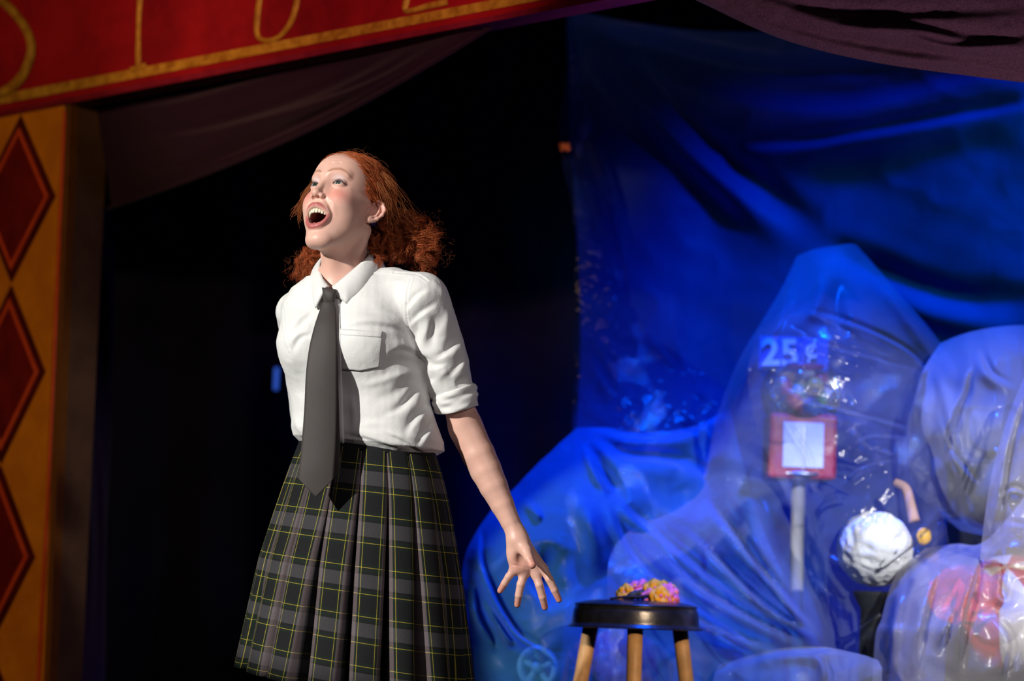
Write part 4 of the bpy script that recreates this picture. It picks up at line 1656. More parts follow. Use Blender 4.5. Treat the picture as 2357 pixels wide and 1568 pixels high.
top_l, top_r = on_arch(-420, 268 + .1928 * 420 - 12), on_arch(1800, 268 - .1928 * 1800 - 12)
slab('panel', [top_l, top_r, top_r + UPZ * .75, top_l + UPZ * .75], .05, M_REDP, board)
band('bottom_moulding', 0, 13, .012, .075, M_REDEDGE, board)
band('gold_border', 28, 50, .004, .004, M_GOLD, board)
stroke('letter', [(62, -118), (25, -140), (-25, -122), (-48, -80), (-30, -32), (5, 2), (36, 34), (62, 72), (72, 110), (62, 152), (38, 190), (2, 214), (-45, 208), (-78, 178)], 21, .004, .004, M_GOLD, board)
stroke('letter', [(328, -60), (322, 0), (319, 60), (318, 110), (318, 158)], 11, .004, .004, M_GOLD, board)
stroke('letter', [(300, 162), (318, 156), (336, 151)], 12, .0042, .004, M_GOLD, board)
stroke('letter', [(604, -60), (597, 0), (592, 45), (592, 78), (604, 92), (632, 90), (655, 72), (674, 40), (684, 0), (690, -40)], 12, .004, .004, M_GOLD, board)
stroke('letter', [(942, -40), (936, 0), (934, 24), (956, 22), (985, 14), (1030, 4)], 13, .004, .004, M_GOLD, board)

pillar = empty('pillar', on_arch(60, 1400) * [1, 1, 0])
tag(pillar, 'orange painted pillar with dark red diamonds standing at the left edge', 'pillar')
fe_t, fe_b = on_arch(164, 200), on_arch(112, 1620)          # right edge of the front face
dirp = (fe_t - fe_b) / (fe_t - fe_b)[2]
e_top, e_bot = fe_b + dirp * (ARCH_B[2] - .002 - fe_b[2]), fe_b + dirp * (0 - fe_b[2])
slab('front_panel', [e_top, e_top - AE * .62, e_bot - AE * .62, e_bot], .03, M_ORANGE, pillar)
# the inner side of the pillar, running back from the front edge
w_t, w_b = .150, .118
q0, q1 = e_top - AN * w_t, e_bot - AN * w_b
sl_ = AE * .03
MB().add([e_top, e_bot, q1, q0, e_top - sl_, e_bot - sl_, q1 - sl_, q0 - sl_],
         [(0, 1, 2, 3), (7, 6, 5, 4), (0, 4, 5, 1), (3, 2, 6, 7), (0, 3, 7, 4), (1, 5, 6, 2)]).build('side_panel', M_BROWNP, pillar, False)
stroke('edge_line', [(149, 255), (130, 700), (112, 1100), (96, 1400), (84, 1640)], 8, .0035, .0035, M_REDLINE, pillar)


def diamond(top, right, bot):
    t, r, b = on_arch(*top), on_arch(*right), on_arch(*bot)
    c = (t + b) / 2
    l = 2 * c - r
    sc = lambda k, o: [c + (p - c) * k + AN * o for p in (t, r, b, l)]
    d = slab('diamond', sc(1, .006), .006, M_MAROON, pillar)
    o1, o2 = sc(.86, .009), sc(.76, .009)
    v = o1 + o2 + [p - AN * .004 for p in o1] + [p - AN * .004 for p in o2]
    fs = []
    for i in range(4):
        j = (i + 1) % 4
        fs += [(i, j, 4 + j, 4 + i), (i, 8 + i, 8 + j, j), (4 + i, 4 + j, 12 + j, 12 + i), (8 + i, 12 + i, 12 + j, 8 + j)]
    d.location = d.location
    ob = MB().add(v, fs).build('diamond_line', M_REDLINE, None, False)
    ob.parent = d
    ob.location = -(pillar.location + d.location)
    ob2 = slab('diamond_centre', sc(.76, .008), .004, M_CRIMSON, None)
    ob2.parent = d
    ob2.location = -(pillar.location + d.location)


diamond((50, 266), (129, 452), (28, 650))
diamond((28, 658), (106, 856), (4, 1068))
diamond((3, 1072), (82, 1283), (-20, 1486))
diamond((-21, 1490), (58, 1690), (-44, 1880))

# ------------------------------------------------------------------ cloth and plastic sheets
def sheet(name, rows, folds, nu, nv, mat, parent=None, crumple=(), jag=0.0, thick=0.0, seed=1):
    """rows of control points (px, py, depth) -> a draped surface with folds (pixel polylines) and crumple ((scale px, metres), ...)"""
    g = catmull_grid(np.array(rows, float), nu, nv)
    x, y, d = g[..., 0].ravel(), g[..., 1].ravel(), g[..., 2].ravel()
    d = d - fold_field(x, y, folds)
    q = np.stack([x, y, np.zeros_like(x)], 1)
    for i, (sc, am) in enumerate(crumple):
        r = vnoise(q / sc, 1.0, seed + 7 * i, 2)
        d = d - am * (r if i % 2 == 0 else (1 - 2 * np.abs(r)))
    if jag:
        x = x + jag * vnoise(q / 23.0, 1.0, seed + 91, 2)
    o = mesh_from(name, PA(x, y, d), grid_faces(nu, nv), mat, parent)
    if thick:
        o.modifiers.new('thickness', 'SOLIDIFY').thickness = thick
    return o


def velvet(name, c, scale=260):
    return mat_principled(name, c, .9, .1, sheen=.08, noise=(scale, .35), bump=(scale, .6, .003))


M_PURPLE = velvet('dark_purple_velvet', (.018, .006, .019))
M_PLUM = velvet('plum_velvet', (.16, .075, .115))
M_INDIGO = velvet('indigo_velvet', (.034, .014, .052))
o = sheet('valance_drape', [
    [(150, 100, 7.75), (500, 30, 7.25), (850, -40, 6.85), (1180, -60, 6.5), (1330, -60, 6.35)],
    [(150, 260, 7.78), (480, 190, 7.30), (800, 110, 6.88), (1100, 20, 6.5), (1250, -20, 6.38)],
    [(170, 380, 7.80), (470, 290, 7.28), (770, 200, 6.86), (1040, 85, 6.5), (1200, 10, 6.4)],
    [(190, 500, 7.82), (470, 402, 7.30), (760, 276, 6.88), (1000, 142, 6.52), (1150, 50, 6.42)]],
    [([(250, 260), (420, 235), (700, 150), (900, 80)], 14, .035, 1), ([(300, 330), (500, 300), (750, 220), (950, 120)], 16, .045, 1), ([(500, 300), (680, 255), (860, 190), (1000, 110)], 12, .03, 1),
     ([(380, 420), (560, 350), (760, 262), (960, 150)], 9, .03, 1), ([(250, 400), (420, 370), (600, 300)], 22, .03, 0)], 60, 160, M_PURPLE, crumple=((60, .006),), thick=.006)
tag(o, 'dark purple velvet valance hanging in a slant under the red sign board', 'drape')
hem = MB().tube(catmull([P(190, 500, 7.80), P(470, 402, 7.28), P(760, 276, 6.86), P(1000, 142, 6.50), P(1150, 50, 6.40)], 60), .007, 8).build('hem', M_PURPLE)
hem.parent = o
o = sheet('leg_drape', [
    [(150, 150, 8.05), (200, 150, 8.15), (250, 150, 8.25)], [(150, 600, 8.05), (205, 600, 8.13), (262, 600, 8.22)],
    [(140, 1000, 8.05), (200, 1000, 8.12), (258, 950, 8.22)], [(120, 1300, 8.05), (190, 1300, 8.12), (245, 1300, 8.22)], [(100, 2020, 8.05), (170, 2020, 8.12), (240, 2020, 8.2)]],
    [([(232, 520), (250, 700), (252, 850), (235, 950)], 9, .05, 0), ([(215, 880), (205, 1100), (212, 1300), (200, 1560)], 9, .05, 0), ([(228, 1000), (238, 1200), (230, 1560)], 7, .04, 0)],
    90, 30, M_INDIGO, crumple=((40, .01),), thick=.006)
tag(o, 'dark violet side drape hanging just behind the orange pillar', 'drape')
o = sheet('swag_drape', [
    [(1480, -160, 5.95), (1750, -170, 5.90), (2000, -170, 5.86), (2250, -170, 5.82), (2480, -170, 5.80)],
    [(1520, -70, 5.95), (1780, -40, 5.88), (2020, -10, 5.84), (2260, 10, 5.80), (2480, 15, 5.78)],
    [(1560, -20, 5.95), (1790, 40, 5.88), (2010, 80, 5.82), (2250, 105, 5.79), (2480, 115, 5.77)],
    [(1590, -5, 5.96), (1795, 88, 5.90), (2000, 141, 5.85), (2240, 176, 5.82), (2480, 204, 5.80)]],
    [([(1700, -20), (1850, 30), (2000, 48), (2200, 45), (2400, 35)], 18, .026, 1), ([(1800, 20), (1950, 62), (2100, 70), (2250, 100), (2400, 112)], 17, .028, 1), ([(2050, 70), (2180, 108), (2300, 105), (2400, 85)], 14, .022, 1),
     ([(1640, 15), (1800, 72), (2000, 118), (2200, 148), (2400, 168)], 14, .02, 0), ([(1750, 40), (1900, 85), (2060, 112), (2250, 128), (2400, 150)], 14, -.016, 0)],
    70, 150, M_PLUM, crumple=((50, .006), (17, .002)), thick=.006)
tag(o, 'plum velvet swag drooping across the top right corner', 'drape')


def film(name, opacity, milk, tint=(.9, .93, 1.0), rough=.28, soft=(9, .25, .02), facing=.35, translucency=.5, ior=1.28, sparkle=0.0, grain=85):
    """clear to milky plastic sheeting; sparkle: share of finely creased, mirror-bright facets, in patches"""
    m = bpy.data.materials.new(name)
    m.use_nodes = True
    nt = m.node_tree
    nt.nodes.remove(nt.nodes['Principled BSDF'])
    out = nt.nodes['Material Output']
    L = nt.links.new
    tc = nt.nodes.new('ShaderNodeTexCoord')

    def noise(sc, det=4, dis=.6):
        n = nt.nodes.new('ShaderNodeTexNoise')
        n.inputs['Scale'].default_value = sc
        n.inputs['Detail'].default_value = det
        n.inputs['Distortion'].default_value = dis
        L(tc.outputs['Object'], n.inputs['Vector'])
        return n

    def bump(src, st, di, base=None):
        bp = nt.nodes.new('ShaderNodeBump')
        bp.inputs['Strength'].default_value = st
        bp.inputs['Distance'].default_value = di
        L(src, bp.inputs['Height'])
        if base:
            L(base, bp.inputs['Normal'])
        return bp.outputs[0]

    def mix(fac, a, b):
        n = nt.nodes.new('ShaderNodeMixShader')
        if isinstance(fac, float):
            n.inputs[0].default_value = fac
        else:
            L(fac, n.inputs[0])
        L(a, n.inputs[1])
        L(b, n.inputs[2])
        return n.outputs[0]
    nb = bump(noise(soft[0]).outputs['Fac'], soft[1], soft[2]) if soft else None
    df = nt.nodes.new('ShaderNodeBsdfDiffuse')
    tl = nt.nodes.new('ShaderNodeBsdfTranslucent')
    gl = nt.nodes.new('ShaderNodeBsdfGlossy')
    tp = nt.nodes.new('ShaderNodeBsdfTransparent')
    lw = nt.nodes.new('ShaderNodeLayerWeight')
    fr = nt.nodes.new('ShaderNodeFresnel')
    for x in (df, tl):
        x.inputs[0].default_value = (*[c * milk for c in tint], 1)
    if nb:
        for x in (df, tl, gl, lw, fr):
            L(nb, x.inputs['Normal'])
    gl.inputs[0].default_value = (1, 1, 1, 1)
    gl.inputs['Roughness'].default_value = rough
    tp.inputs[0].default_value = (*[.97 * c ** .35 for c in tint], 1)
    lw.inputs['Blend'].default_value = .4
    fr.inputs['IOR'].default_value = ior
    ma = nt.nodes.new('ShaderNodeMath')
    ma.operation = 'MULTIPLY_ADD'
    ma.use_clamp = True
    ma.inputs[1].default_value = facing
    ma.inputs[2].default_value = opacity
    L(lw.outputs['Facing'], ma.inputs[0])
    sh = mix(ma.outputs[0], tp.outputs[0], mix(translucency, df.outputs[0], tl.outputs[0]))
    sh = mix(fr.outputs[0], sh, gl.outputs[0])
    if sparkle:
        g2 = nt.nodes.new('ShaderNodeBsdfGlossy')
        g2.inputs['Roughness'].default_value = .07
        fine = bump(noise(grain, 3, 1.5).outputs['Fac'], 1.0, .012, nb)
        L(fine, g2.inputs['Normal'])
        mr = nt.nodes.new('ShaderNodeMapRange')
        mr.inputs[1].default_value, mr.inputs[2].default_value = .56, .70
        mr.inputs[3].default_value, mr.inputs[4].default_value = 0.0, sparkle
        L(noise(6, 3, .4).outputs['Fac'], mr.inputs[0])
        L(mr.outputs[0], g2.inputs[0])
        ad = nt.nodes.new('ShaderNodeAddShader')
        L(sh, ad.inputs[0])
        L(g2.outputs[0], ad.inputs[1])
        sh = ad.outputs[0]
    L(sh, out.inputs['Surface'])
    return m


BLUE_LIGHT, PALEBLUE = (.10, .30, .95), (.42, .56, 1.0)  # blue lamp light put into the tarp, strip, tent and heap tints
M_TARP = film('blue_light_tint_tarp', .78, .62, BLUE_LIGHT, rough=.45, soft=(5, .25, .03), ior=1.2)
M_STRIP = film('blue_light_tint_creased', .16, .5, BLUE_LIGHT, rough=.2, soft=(16, .5, .02), facing=.3, sparkle=.55)
M_TENT = film('blue_light_tint_sheeting', .08, .80, (.66, .78, 1.0), rough=.3, soft=(6, .3, .03), facing=.30, ior=1.2, sparkle=.04)
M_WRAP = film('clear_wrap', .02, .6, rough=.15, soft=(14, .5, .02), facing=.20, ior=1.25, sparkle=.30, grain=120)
M_MOUND = film('blue_light_tint_heap', .45, .62, (.08, .38, .95), rough=.38, soft=(7, .35, .03), facing=.35, ior=1.15, sparkle=.28)  # tint carries the lamp's blue, so white spill turns blue too
M_MILKBAG = film('white_bag_plastic', .28, .80, rough=.3, soft=(8, .3, .02), facing=.12, ior=1.15, sparkle=.06)
M_CLEARBAG = film('clear_bag_plastic', .27, .80, (.97, .92, .95), rough=.22, soft=(10, .4, .02), facing=.25, sparkle=.14)

# the big hanging sheet
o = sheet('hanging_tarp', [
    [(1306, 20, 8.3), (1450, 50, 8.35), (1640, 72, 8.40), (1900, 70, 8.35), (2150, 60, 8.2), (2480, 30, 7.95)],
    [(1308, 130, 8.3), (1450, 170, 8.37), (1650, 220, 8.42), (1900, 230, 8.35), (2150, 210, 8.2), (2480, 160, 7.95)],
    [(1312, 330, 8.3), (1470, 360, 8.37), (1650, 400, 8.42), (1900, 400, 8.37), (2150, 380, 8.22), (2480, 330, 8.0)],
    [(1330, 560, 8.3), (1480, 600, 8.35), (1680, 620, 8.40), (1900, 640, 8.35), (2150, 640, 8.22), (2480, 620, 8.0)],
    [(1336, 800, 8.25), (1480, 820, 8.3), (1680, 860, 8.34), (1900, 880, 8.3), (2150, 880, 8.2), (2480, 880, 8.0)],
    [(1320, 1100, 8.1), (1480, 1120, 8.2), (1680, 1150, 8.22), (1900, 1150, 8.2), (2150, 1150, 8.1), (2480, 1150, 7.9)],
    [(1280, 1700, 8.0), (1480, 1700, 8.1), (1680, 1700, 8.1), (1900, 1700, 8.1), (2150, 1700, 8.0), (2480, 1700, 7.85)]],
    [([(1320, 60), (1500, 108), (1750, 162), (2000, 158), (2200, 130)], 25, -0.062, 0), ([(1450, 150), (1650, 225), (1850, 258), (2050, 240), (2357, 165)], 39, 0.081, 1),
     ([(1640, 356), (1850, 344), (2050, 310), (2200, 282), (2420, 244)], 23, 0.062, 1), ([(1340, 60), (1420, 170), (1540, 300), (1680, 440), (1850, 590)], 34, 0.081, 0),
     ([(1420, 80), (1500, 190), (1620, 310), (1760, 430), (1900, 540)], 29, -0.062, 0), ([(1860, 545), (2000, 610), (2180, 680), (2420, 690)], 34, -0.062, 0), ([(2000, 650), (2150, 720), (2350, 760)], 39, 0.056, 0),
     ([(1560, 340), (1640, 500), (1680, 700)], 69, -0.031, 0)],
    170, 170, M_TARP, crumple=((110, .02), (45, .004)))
tag(o, 'big blue-lit plastic sheet hung in swooping folds behind the heap', 'tarp')

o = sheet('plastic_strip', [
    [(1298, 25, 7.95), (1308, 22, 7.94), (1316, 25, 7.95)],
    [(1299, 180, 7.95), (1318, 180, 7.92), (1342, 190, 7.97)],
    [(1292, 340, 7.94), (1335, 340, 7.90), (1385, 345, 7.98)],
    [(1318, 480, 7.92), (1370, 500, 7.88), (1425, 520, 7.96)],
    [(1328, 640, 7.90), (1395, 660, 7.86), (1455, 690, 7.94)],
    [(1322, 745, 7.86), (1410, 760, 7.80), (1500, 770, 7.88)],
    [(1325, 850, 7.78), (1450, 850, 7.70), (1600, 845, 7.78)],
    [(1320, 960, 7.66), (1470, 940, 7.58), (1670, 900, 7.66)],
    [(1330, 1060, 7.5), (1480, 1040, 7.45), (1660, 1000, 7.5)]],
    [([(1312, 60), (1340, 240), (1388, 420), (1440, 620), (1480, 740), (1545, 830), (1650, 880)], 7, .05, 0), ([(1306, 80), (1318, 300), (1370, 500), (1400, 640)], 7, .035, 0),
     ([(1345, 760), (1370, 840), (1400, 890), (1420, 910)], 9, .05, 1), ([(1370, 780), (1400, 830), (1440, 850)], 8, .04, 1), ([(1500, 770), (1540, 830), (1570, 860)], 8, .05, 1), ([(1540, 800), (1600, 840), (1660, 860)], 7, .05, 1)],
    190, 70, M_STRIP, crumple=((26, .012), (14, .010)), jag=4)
tag(o, 'narrow crinkled strip of clear plastic trailing down from the arch', 'plastic strip')
# ------------------------------------------------------------------ stool with a bunch of flowers
SC = P(1463, 1420, 6.33)
M_VINYL = mat_principled('black_vinyl', (.012, .014, .016), .28, .5, noise=(40, .3), bump=(70, .15, .003))
M_WOOD = mat_principled('pale_beech_wood', (.42, .24, .105), .5, .35, noise=(35, .18), bump=(120, .1, .001))
stool = empty('wooden_stool', (SC[0], SC[1], 0))
tag(stool, 'round wooden stool with a padded black vinyl seat in front of the plastic', 'stool')
zs = SC[2]
prof = [(0, -.030), (.120, -.030), (.166, -.0315), (.1735, -.0290), (.1725, -.0240), (.1690, -.0200), (.1675, -.0050), (.1650, .0130), (.1620, .0210), (.1605, .0250), (.1635, .0285), (.1610, .0315), (.1530, .0335), (.120, .0400), (.070, .0440), (.0, .0455)]
prof = catmull(np.array(prof), 70)
MB().lathe(prof, 72, (SC[0], SC[1], zs)).build('seat_cushion', M_VINYL, stool)
rim_prof = [(.1755 + .0035 * math.cos(a), -.029 + .003 * math.sin(a)) for a in np.linspace(0, 2 * math.pi, 9)]
MB().lathe(rim_prof, 72, (SC[0], SC[1], zs)).build('seat_piping', M_VINYL, stool)
vdir = np.array([SC[0] - CAM[0], SC[1] - CAM[1], 0])
vdir /= np.linalg.norm(vdir)
a0 = math.atan2(-vdir[1], -vdir[0])
spl = math.tan(math.radians(8.6))
leg_at = []
for k in range(4):
    a = a0 + k * math.pi / 2
    dr = np.array([math.cos(a), math.sin(a), 0])
    top = np.array([SC[0], SC[1], zs - .029]) + dr * .118
    bot = np.array([SC[0], SC[1], 0]) + dr * (.118 + spl * (zs - .029))
    leg_at.append((top, bot))
    MB().tube(np.linspace(top, bot, 8), np.linspace(.0205, .0175, 8), 20).build('leg', M_WOOD, stool)
for k in range(4):
    for zr in (.22 + .05 * (k % 2),):
        f = zr / (zs - .029)
        pa = leg_at[k][1] * (1 - f) + leg_at[k][0] * f
        pb = leg_at[(k + 1) % 4][1] * (1 - f) + leg_at[(k + 1) % 4][0] * f
        MB().tube(np.linspace(pa, pb, 4), .011, 12).build('rung', M_WOOD, stool)

M_PINK = mat_principled('pink_petal', (.70, .17, .24), .6, .2, noise=(60, .25))
M_YELLOW = mat_principled('yellow_petal', (.80, .40, .015), .6, .2, noise=(60, .2))
M_DARKSTEM = mat_principled('dark_wrapped_stem', (.010, .009, .009), .6, .2)
M_LEAFD = mat_principled('dark_leaf', (.035, .040, .015), .6, .3)
ztop = zs + .046
fl0 = P(1480, 1385, 6.32)
flowers = empty('flower_bunch', (fl0[0], fl0[1], zs + .043))
tag(flowers, 'bunch of small pink and yellow artificial flowers lying on the stool seat', 'flowers')


def blossom(c, r, mat, tilt, seed, npet=5):
    rs_ = np.random.RandomState(seed)
    mb = MB()
    ax = np.array(tilt, float)
    ax /= np.linalg.norm(ax)
    e1 = np.cross(ax, [.3, .2, .9])
    e1 /= np.linalg.norm(e1)
    e2 = np.cross(ax, e1)
    for layer, (n_p, sc, lift) in enumerate(((npet, 1.0, .25), (npet - 1, .68, .55))):
        for k in range(n_p):
            a = 2 * math.pi * (k + .5 * layer) / n_p + rs_.uniform(-.15, .15)
            d = math.cos(a) * e1 + math.sin(a) * e2
            w = -math.sin(a) * e1 + math.cos(a) * e2
            pts = []
            for i, s in enumerate(np.linspace(0, 1, 6)):
                wid = r * .62 * sc * math.sin(min(1, s * .85 + .1) * math.pi) ** .8
                for t in (-1, 0, 1):
                    pts.append(c + d * r * sc * s + w * wid * t + ax * (r * (lift * s * (1.2 - .5 * s) - .10 * t * t * s)))
            mb.add(pts, grid_faces(6, 3))
    o = mb.build('blossom', mat, flowers)
    o.modifiers.new('thickness', 'SOLIDIFY').thickness = .0012
    dm = MB().lathe([(0, r * .30), (r * .10, r * .27), (r * .15, r * .18), (r * .12, r * .08), (0, r * .05)], 10, c, np.stack([e1, e2, ax], 1)).build('flower_centre', M_YELLOW if mat is M_PINK else M_PINK, None)
    dm.parent = o
    dm.location = -(flowers.location + o.location)


for i, (x, y, dd, r, mt, tl) in enumerate([
        (1438, 1366, 6.30, .024, M_YELLOW, (-.6, -.7, .4)), (1462, 1352, 6.33, .027, M_PINK, (-.2, -.4, .9)), (1484, 1350, 6.34, .026, M_PINK, (.2, -.5, .8)),
        (1508, 1357, 6.31, .028, M_YELLOW, (.0, -.8, .6)), (1533, 1354, 6.33, .027, M_YELLOW, (.3, -.5, .8)), (1548, 1366, 6.32, .025, M_PINK, (.7, -.5, .4)),
        (1520, 1374, 6.27, .026, M_YELLOW, (.2, -.9, .3)), (1497, 1378, 6.28, .022, M_PINK, (-.1, -.9, .2)), (1546, 1382, 6.28, .022, M_PINK, (.6, -.7, .1)),
        (1433, 1382, 6.29, .018, M_YELLOW, (-.6, -.7, .2)), (1470, 1378, 6.30, .020, M_PINK, (-.2, -.9, .3)), (1530, 1366, 6.29, .022, M_PINK, (.1, -.9, .4))]):
    blossom(P(x, y, dd), r * 1.2, mt, tl, i)
MB().tube(catmull([P(1404, 1379, 6.26), P(1440, 1374, 6.255), P(1480, 1374, 6.26), P(1512, 1368, 6.29)], 20), np.linspace(.0032, .0045, 20), 8).build('stem', M_DARKSTEM, flowers)
MB().tube(catmull([P(1425, 1384, 6.27), P(1450, 1378, 6.262), P(1490, 1372, 6.27), P(1520, 1372, 6.30)], 20), .004, 8).build('stem', M_DARKSTEM, flowers)
for (x, y, dd, s1) in ((1450, 1365, 6.29, 1), (1470, 1368, 6.28, -1), (1500, 1384, 6.27, 1), (1488, 1364, 6.29, -1)):
    c = P(x, y, dd)
    pts = []
    for s in np.linspace(0, 1, 6):
        for t in (-1, 0, 1):
            pts.append(c + RGT * s1 * .034 * s + UPV * (.011 * t * math.sin(s * math.pi) - .006 * s) - FWD * (.006 * math.sin(s * 3) - .003 * t * t))
    o = MB().add(pts, grid_faces(6, 3)).build('leaf', M_LEAFD, flowers)
    o.modifiers.new('thickness', 'SOLIDIFY').thickness = .001

# ------------------------------------------------------------------ gumball machine under the plastic
GD = 7.35
PXM = FPX / GD


def gp(x, y, d=0.0):
    return P(x, y, GD + d)


M_REDM = mat_principled('red_enamel', (.50, .012, .03), .3, .5)
M_CHROME = mat_principled('brushed_chrome', (.55, .52, .50), .3, .5, metal=1.0)
M_WHITE = mat_principled('white_label_card', (.82, .80, .78), .6, .3)
M_GLASS = film('clear_globe', .05, .5, rough=.04, soft=None, facing=.15, ior=1.35)
M_POLE = mat_principled('pale_enamelled_pole', (.62, .56, .52), .35, .5)
gbase = gp(1832, 1400)
gum = empty('gumball_machine', (gbase[0], gbase[1], 0))
tag(gum, 'red gumball machine on a metal pole, seen through the plastic', 'gumball machine')
gx, gy = gbase[0], gbase[1]
zb = gp(1832, 1104)[2]
zt = gp(1832, 952)[2]
zh = gp(1832, 872)[2]
MB().lathe([(0, 0), (.16, 0), (.165, .012), (.15, .03), (.05, .045), (.022, .06), (.020, zb - .01), (.035, zb - .004), (.07, zb)], 32, (gx, gy, 0)).build('pole_stand', M_POLE, gum)
hwid = 78 / PXM
MB().box((gx, gy, (zb + zt) / 2), (2 * hwid, 2 * hwid * .9, zt - zb)).build('body', M_REDM, gum, False, .012)
MB().box((gx, gy - hwid * .9 - .004, (zb + zt) / 2 + .002), (.124, .008, .138)).build('label_card', M_WHITE, gum, False, .001)
MB().box((gx, gy - hwid * .9 - .010, (zb + zt) / 2 - .01), (.004, .004, .13)).build('coin_slot', M_CHROME, gum, False)
MB().lathe([(.0, zb), (.085, zb), (.105, zb + .010), (.108, zb + .018), (.10, zb + .022)], 32, (gx, gy, 0)).build('base_ring', M_CHROME, gum)
zg = (zt + zh) / 2 + .012
gr_ = .125
pr = [(.06, zt), (.085, zt + .004)] + [(gr_ * math.sin(a), zg - gr_ * math.cos(a)) for a in np.linspace(.75, 2.45, 18)] + [(.06, zh + .03)]
MB().lathe(pr, 40, (gx, gy, 0)).build('globe', M_GLASS, gum)
MB().lathe([(0, zh + .030), (.07, zh + .028), (.085, zh + .034), (.088, zh + .046), (.06, zh + .060), (0, zh + .066)], 32, (gx, gy, 0)).build('lid', M_REDM, gum)
cols = [mat_principled('gum_' + n_, c_, .3, .5) for n_, c_ in (('red', (.62, .03, .04)), ('yellow', (.75, .45, .04)), ('teal', (.03, .35, .42)), ('green', (.05, .35, .10)), ('white', (.75, .75, .72)), ('blue', (.04, .12, .5)))]
rs = np.random.RandomState(3)
balls = []
me_ball = []
GBR = .030
for m_ in cols:
    b_ = MB().lathe([(GBR * math.sin(a), -GBR * math.cos(a)) for a in np.linspace(0, math.pi, 9)], 14)
    me = bpy.data.meshes.new('gumball')
    me.from_pydata(b_.v, [], b_.f)
    me.materials.append(m_)
    me.polygons.foreach_set('use_smooth', [True] * len(me.polygons))
    me_ball.append(me)
cnt = 0
for _ in range(4000):
    q = rs.uniform(-1, 1, 3) * gr_
    q[2] = q[2] * .75 - .012
    if np.linalg.norm(q) > gr_ - GBR - .002 or any(np.linalg.norm(q - b) < GBR * 1.96 for b in balls):
        continue
    balls.append(q)
    o = bpy.data.objects.new('gumball', me_ball[cnt % len(me_ball)])
    COL.objects.link(o)
    o.parent = gum
    o.location = Vector((gx + q[0], gy + q[1], zg + q[2])) - gum.location
    cnt += 1
    if cnt > 60:
        break
# price sign above the globe: 25 cents in white
sgn_c = gp(1820, 814, .02)
M_SIGNB = mat_principled('price_sign_blue_card', (.03, .11, .38), .5, .3)
M_SIGNW = mat_principled('price_sign_white', (.92, .92, .94), .5, .3)
psign = MB().box(sgn_c + np.array([.01, .012, 0]), (.215, .006, .105)).build('price_sign', M_SIGNB, gum, False, .002)
for i, (txt, x, z, sz) in enumerate((('2', -.060, -.036, .115), ('5', .000, -.036, .115), ('\u00a2', .064, -.010, .088))):
    cu = bpy.data.curves.new('digit', 'FONT')
    cu.body = txt
    cu.size = sz
    cu.extrude = .003
    cu.offset = .003 if i < 2 else .0012
    cu.align_x = 'CENTER'
    tmp = bpy.data.objects.new('digit_tmp', cu)
    COL.objects.link(tmp)
    bpy.context.view_layer.update()
    me = bpy.data.meshes.new_from_object(tmp.evaluated_get(bpy.context.evaluated_depsgraph_get()))
    bpy.data.objects.remove(tmp)
    me.transform(Matrix.Translation(Vector(sgn_c + np.array([x, .004, z]))) @ Matrix.Rotation(math.radians(-4), 4, 'Y') @ Matrix.Rotation(math.pi / 2, 4, 'X'))
    o = link_mesh('price_character', me, M_SIGNW, psign, False)
    o.location = -(gum.location + psign.location)
MB().tube([gp(1835, 880, .045), gp(1832, 830, .045)], .006, 8).build('sign_post', M_CHROME, gum)

# ------------------------------------------------------------------ things in and under the plastic heap
def lumpy(name, c, r, mat, lumps, seed, squash=(1, 1, 1), parent=None):
    nu_, nv_ = 96, 56
    a, b = np.meshgrid(np.arange(nu_) * 2 * math.pi / nu_, np.linspace(0, math.pi, nv_), indexing='ij')
    d = np.stack([np.sin(b) * np.cos(a), np.sin(b) * np.sin(a), np.cos(b)], -1).reshape(-1, 3)
    rr = r * (1 + sum(am * (1 - np.abs(vnoise(d, sc, seed + i, 2))) for i, (sc, am) in enumerate(lumps)))
    return mesh_from(name, c + d * rr[:, None] * np.asarray(squash), grid_faces(nu_, nv_, True), mat, parent)


M_FLUFF = mat_principled('white_fluff', (.88, .88, .84), .9, .1, noise=(30, .08), bump=(60, .5, .01))
wc = P(2014, 1264, 6.75)
ball_o = lumpy('fluffy_ball', wc, .100, M_FLUFF, ((9, .06), (22, .03)), 4)
tag(ball_o, 'white fluffy crumpled ball wrapped in clear plastic beside the metal pole', 'ball')
M_AMBER = mat_principled('amber_plastic', (.85, .48, .06), .3, .5)
ab = lumpy('amber_knob', P(2127, 1235, 6.72), .020, M_AMBER, ((3, .05),), 6, (1, 1, 1.2))
tag(ab, 'small amber plastic knob at the right of the white fluffy ball', 'knob')
M_TAN = mat_principled('pinkish_tan_wood', (.55, .34, .30), .6, .3)
arm_ = MB().tube(catmull([P(2060, 1110, 6.8), P(2085, 1125, 6.78), P(2095, 1160, 6.76), P(2105, 1200, 6.74)], 20), np.linspace(.012, .016, 20), 12).build('leaning_stick', M_TAN)
tag(arm_, 'short pinkish stick leaning above the white fluffy ball', 'stick')

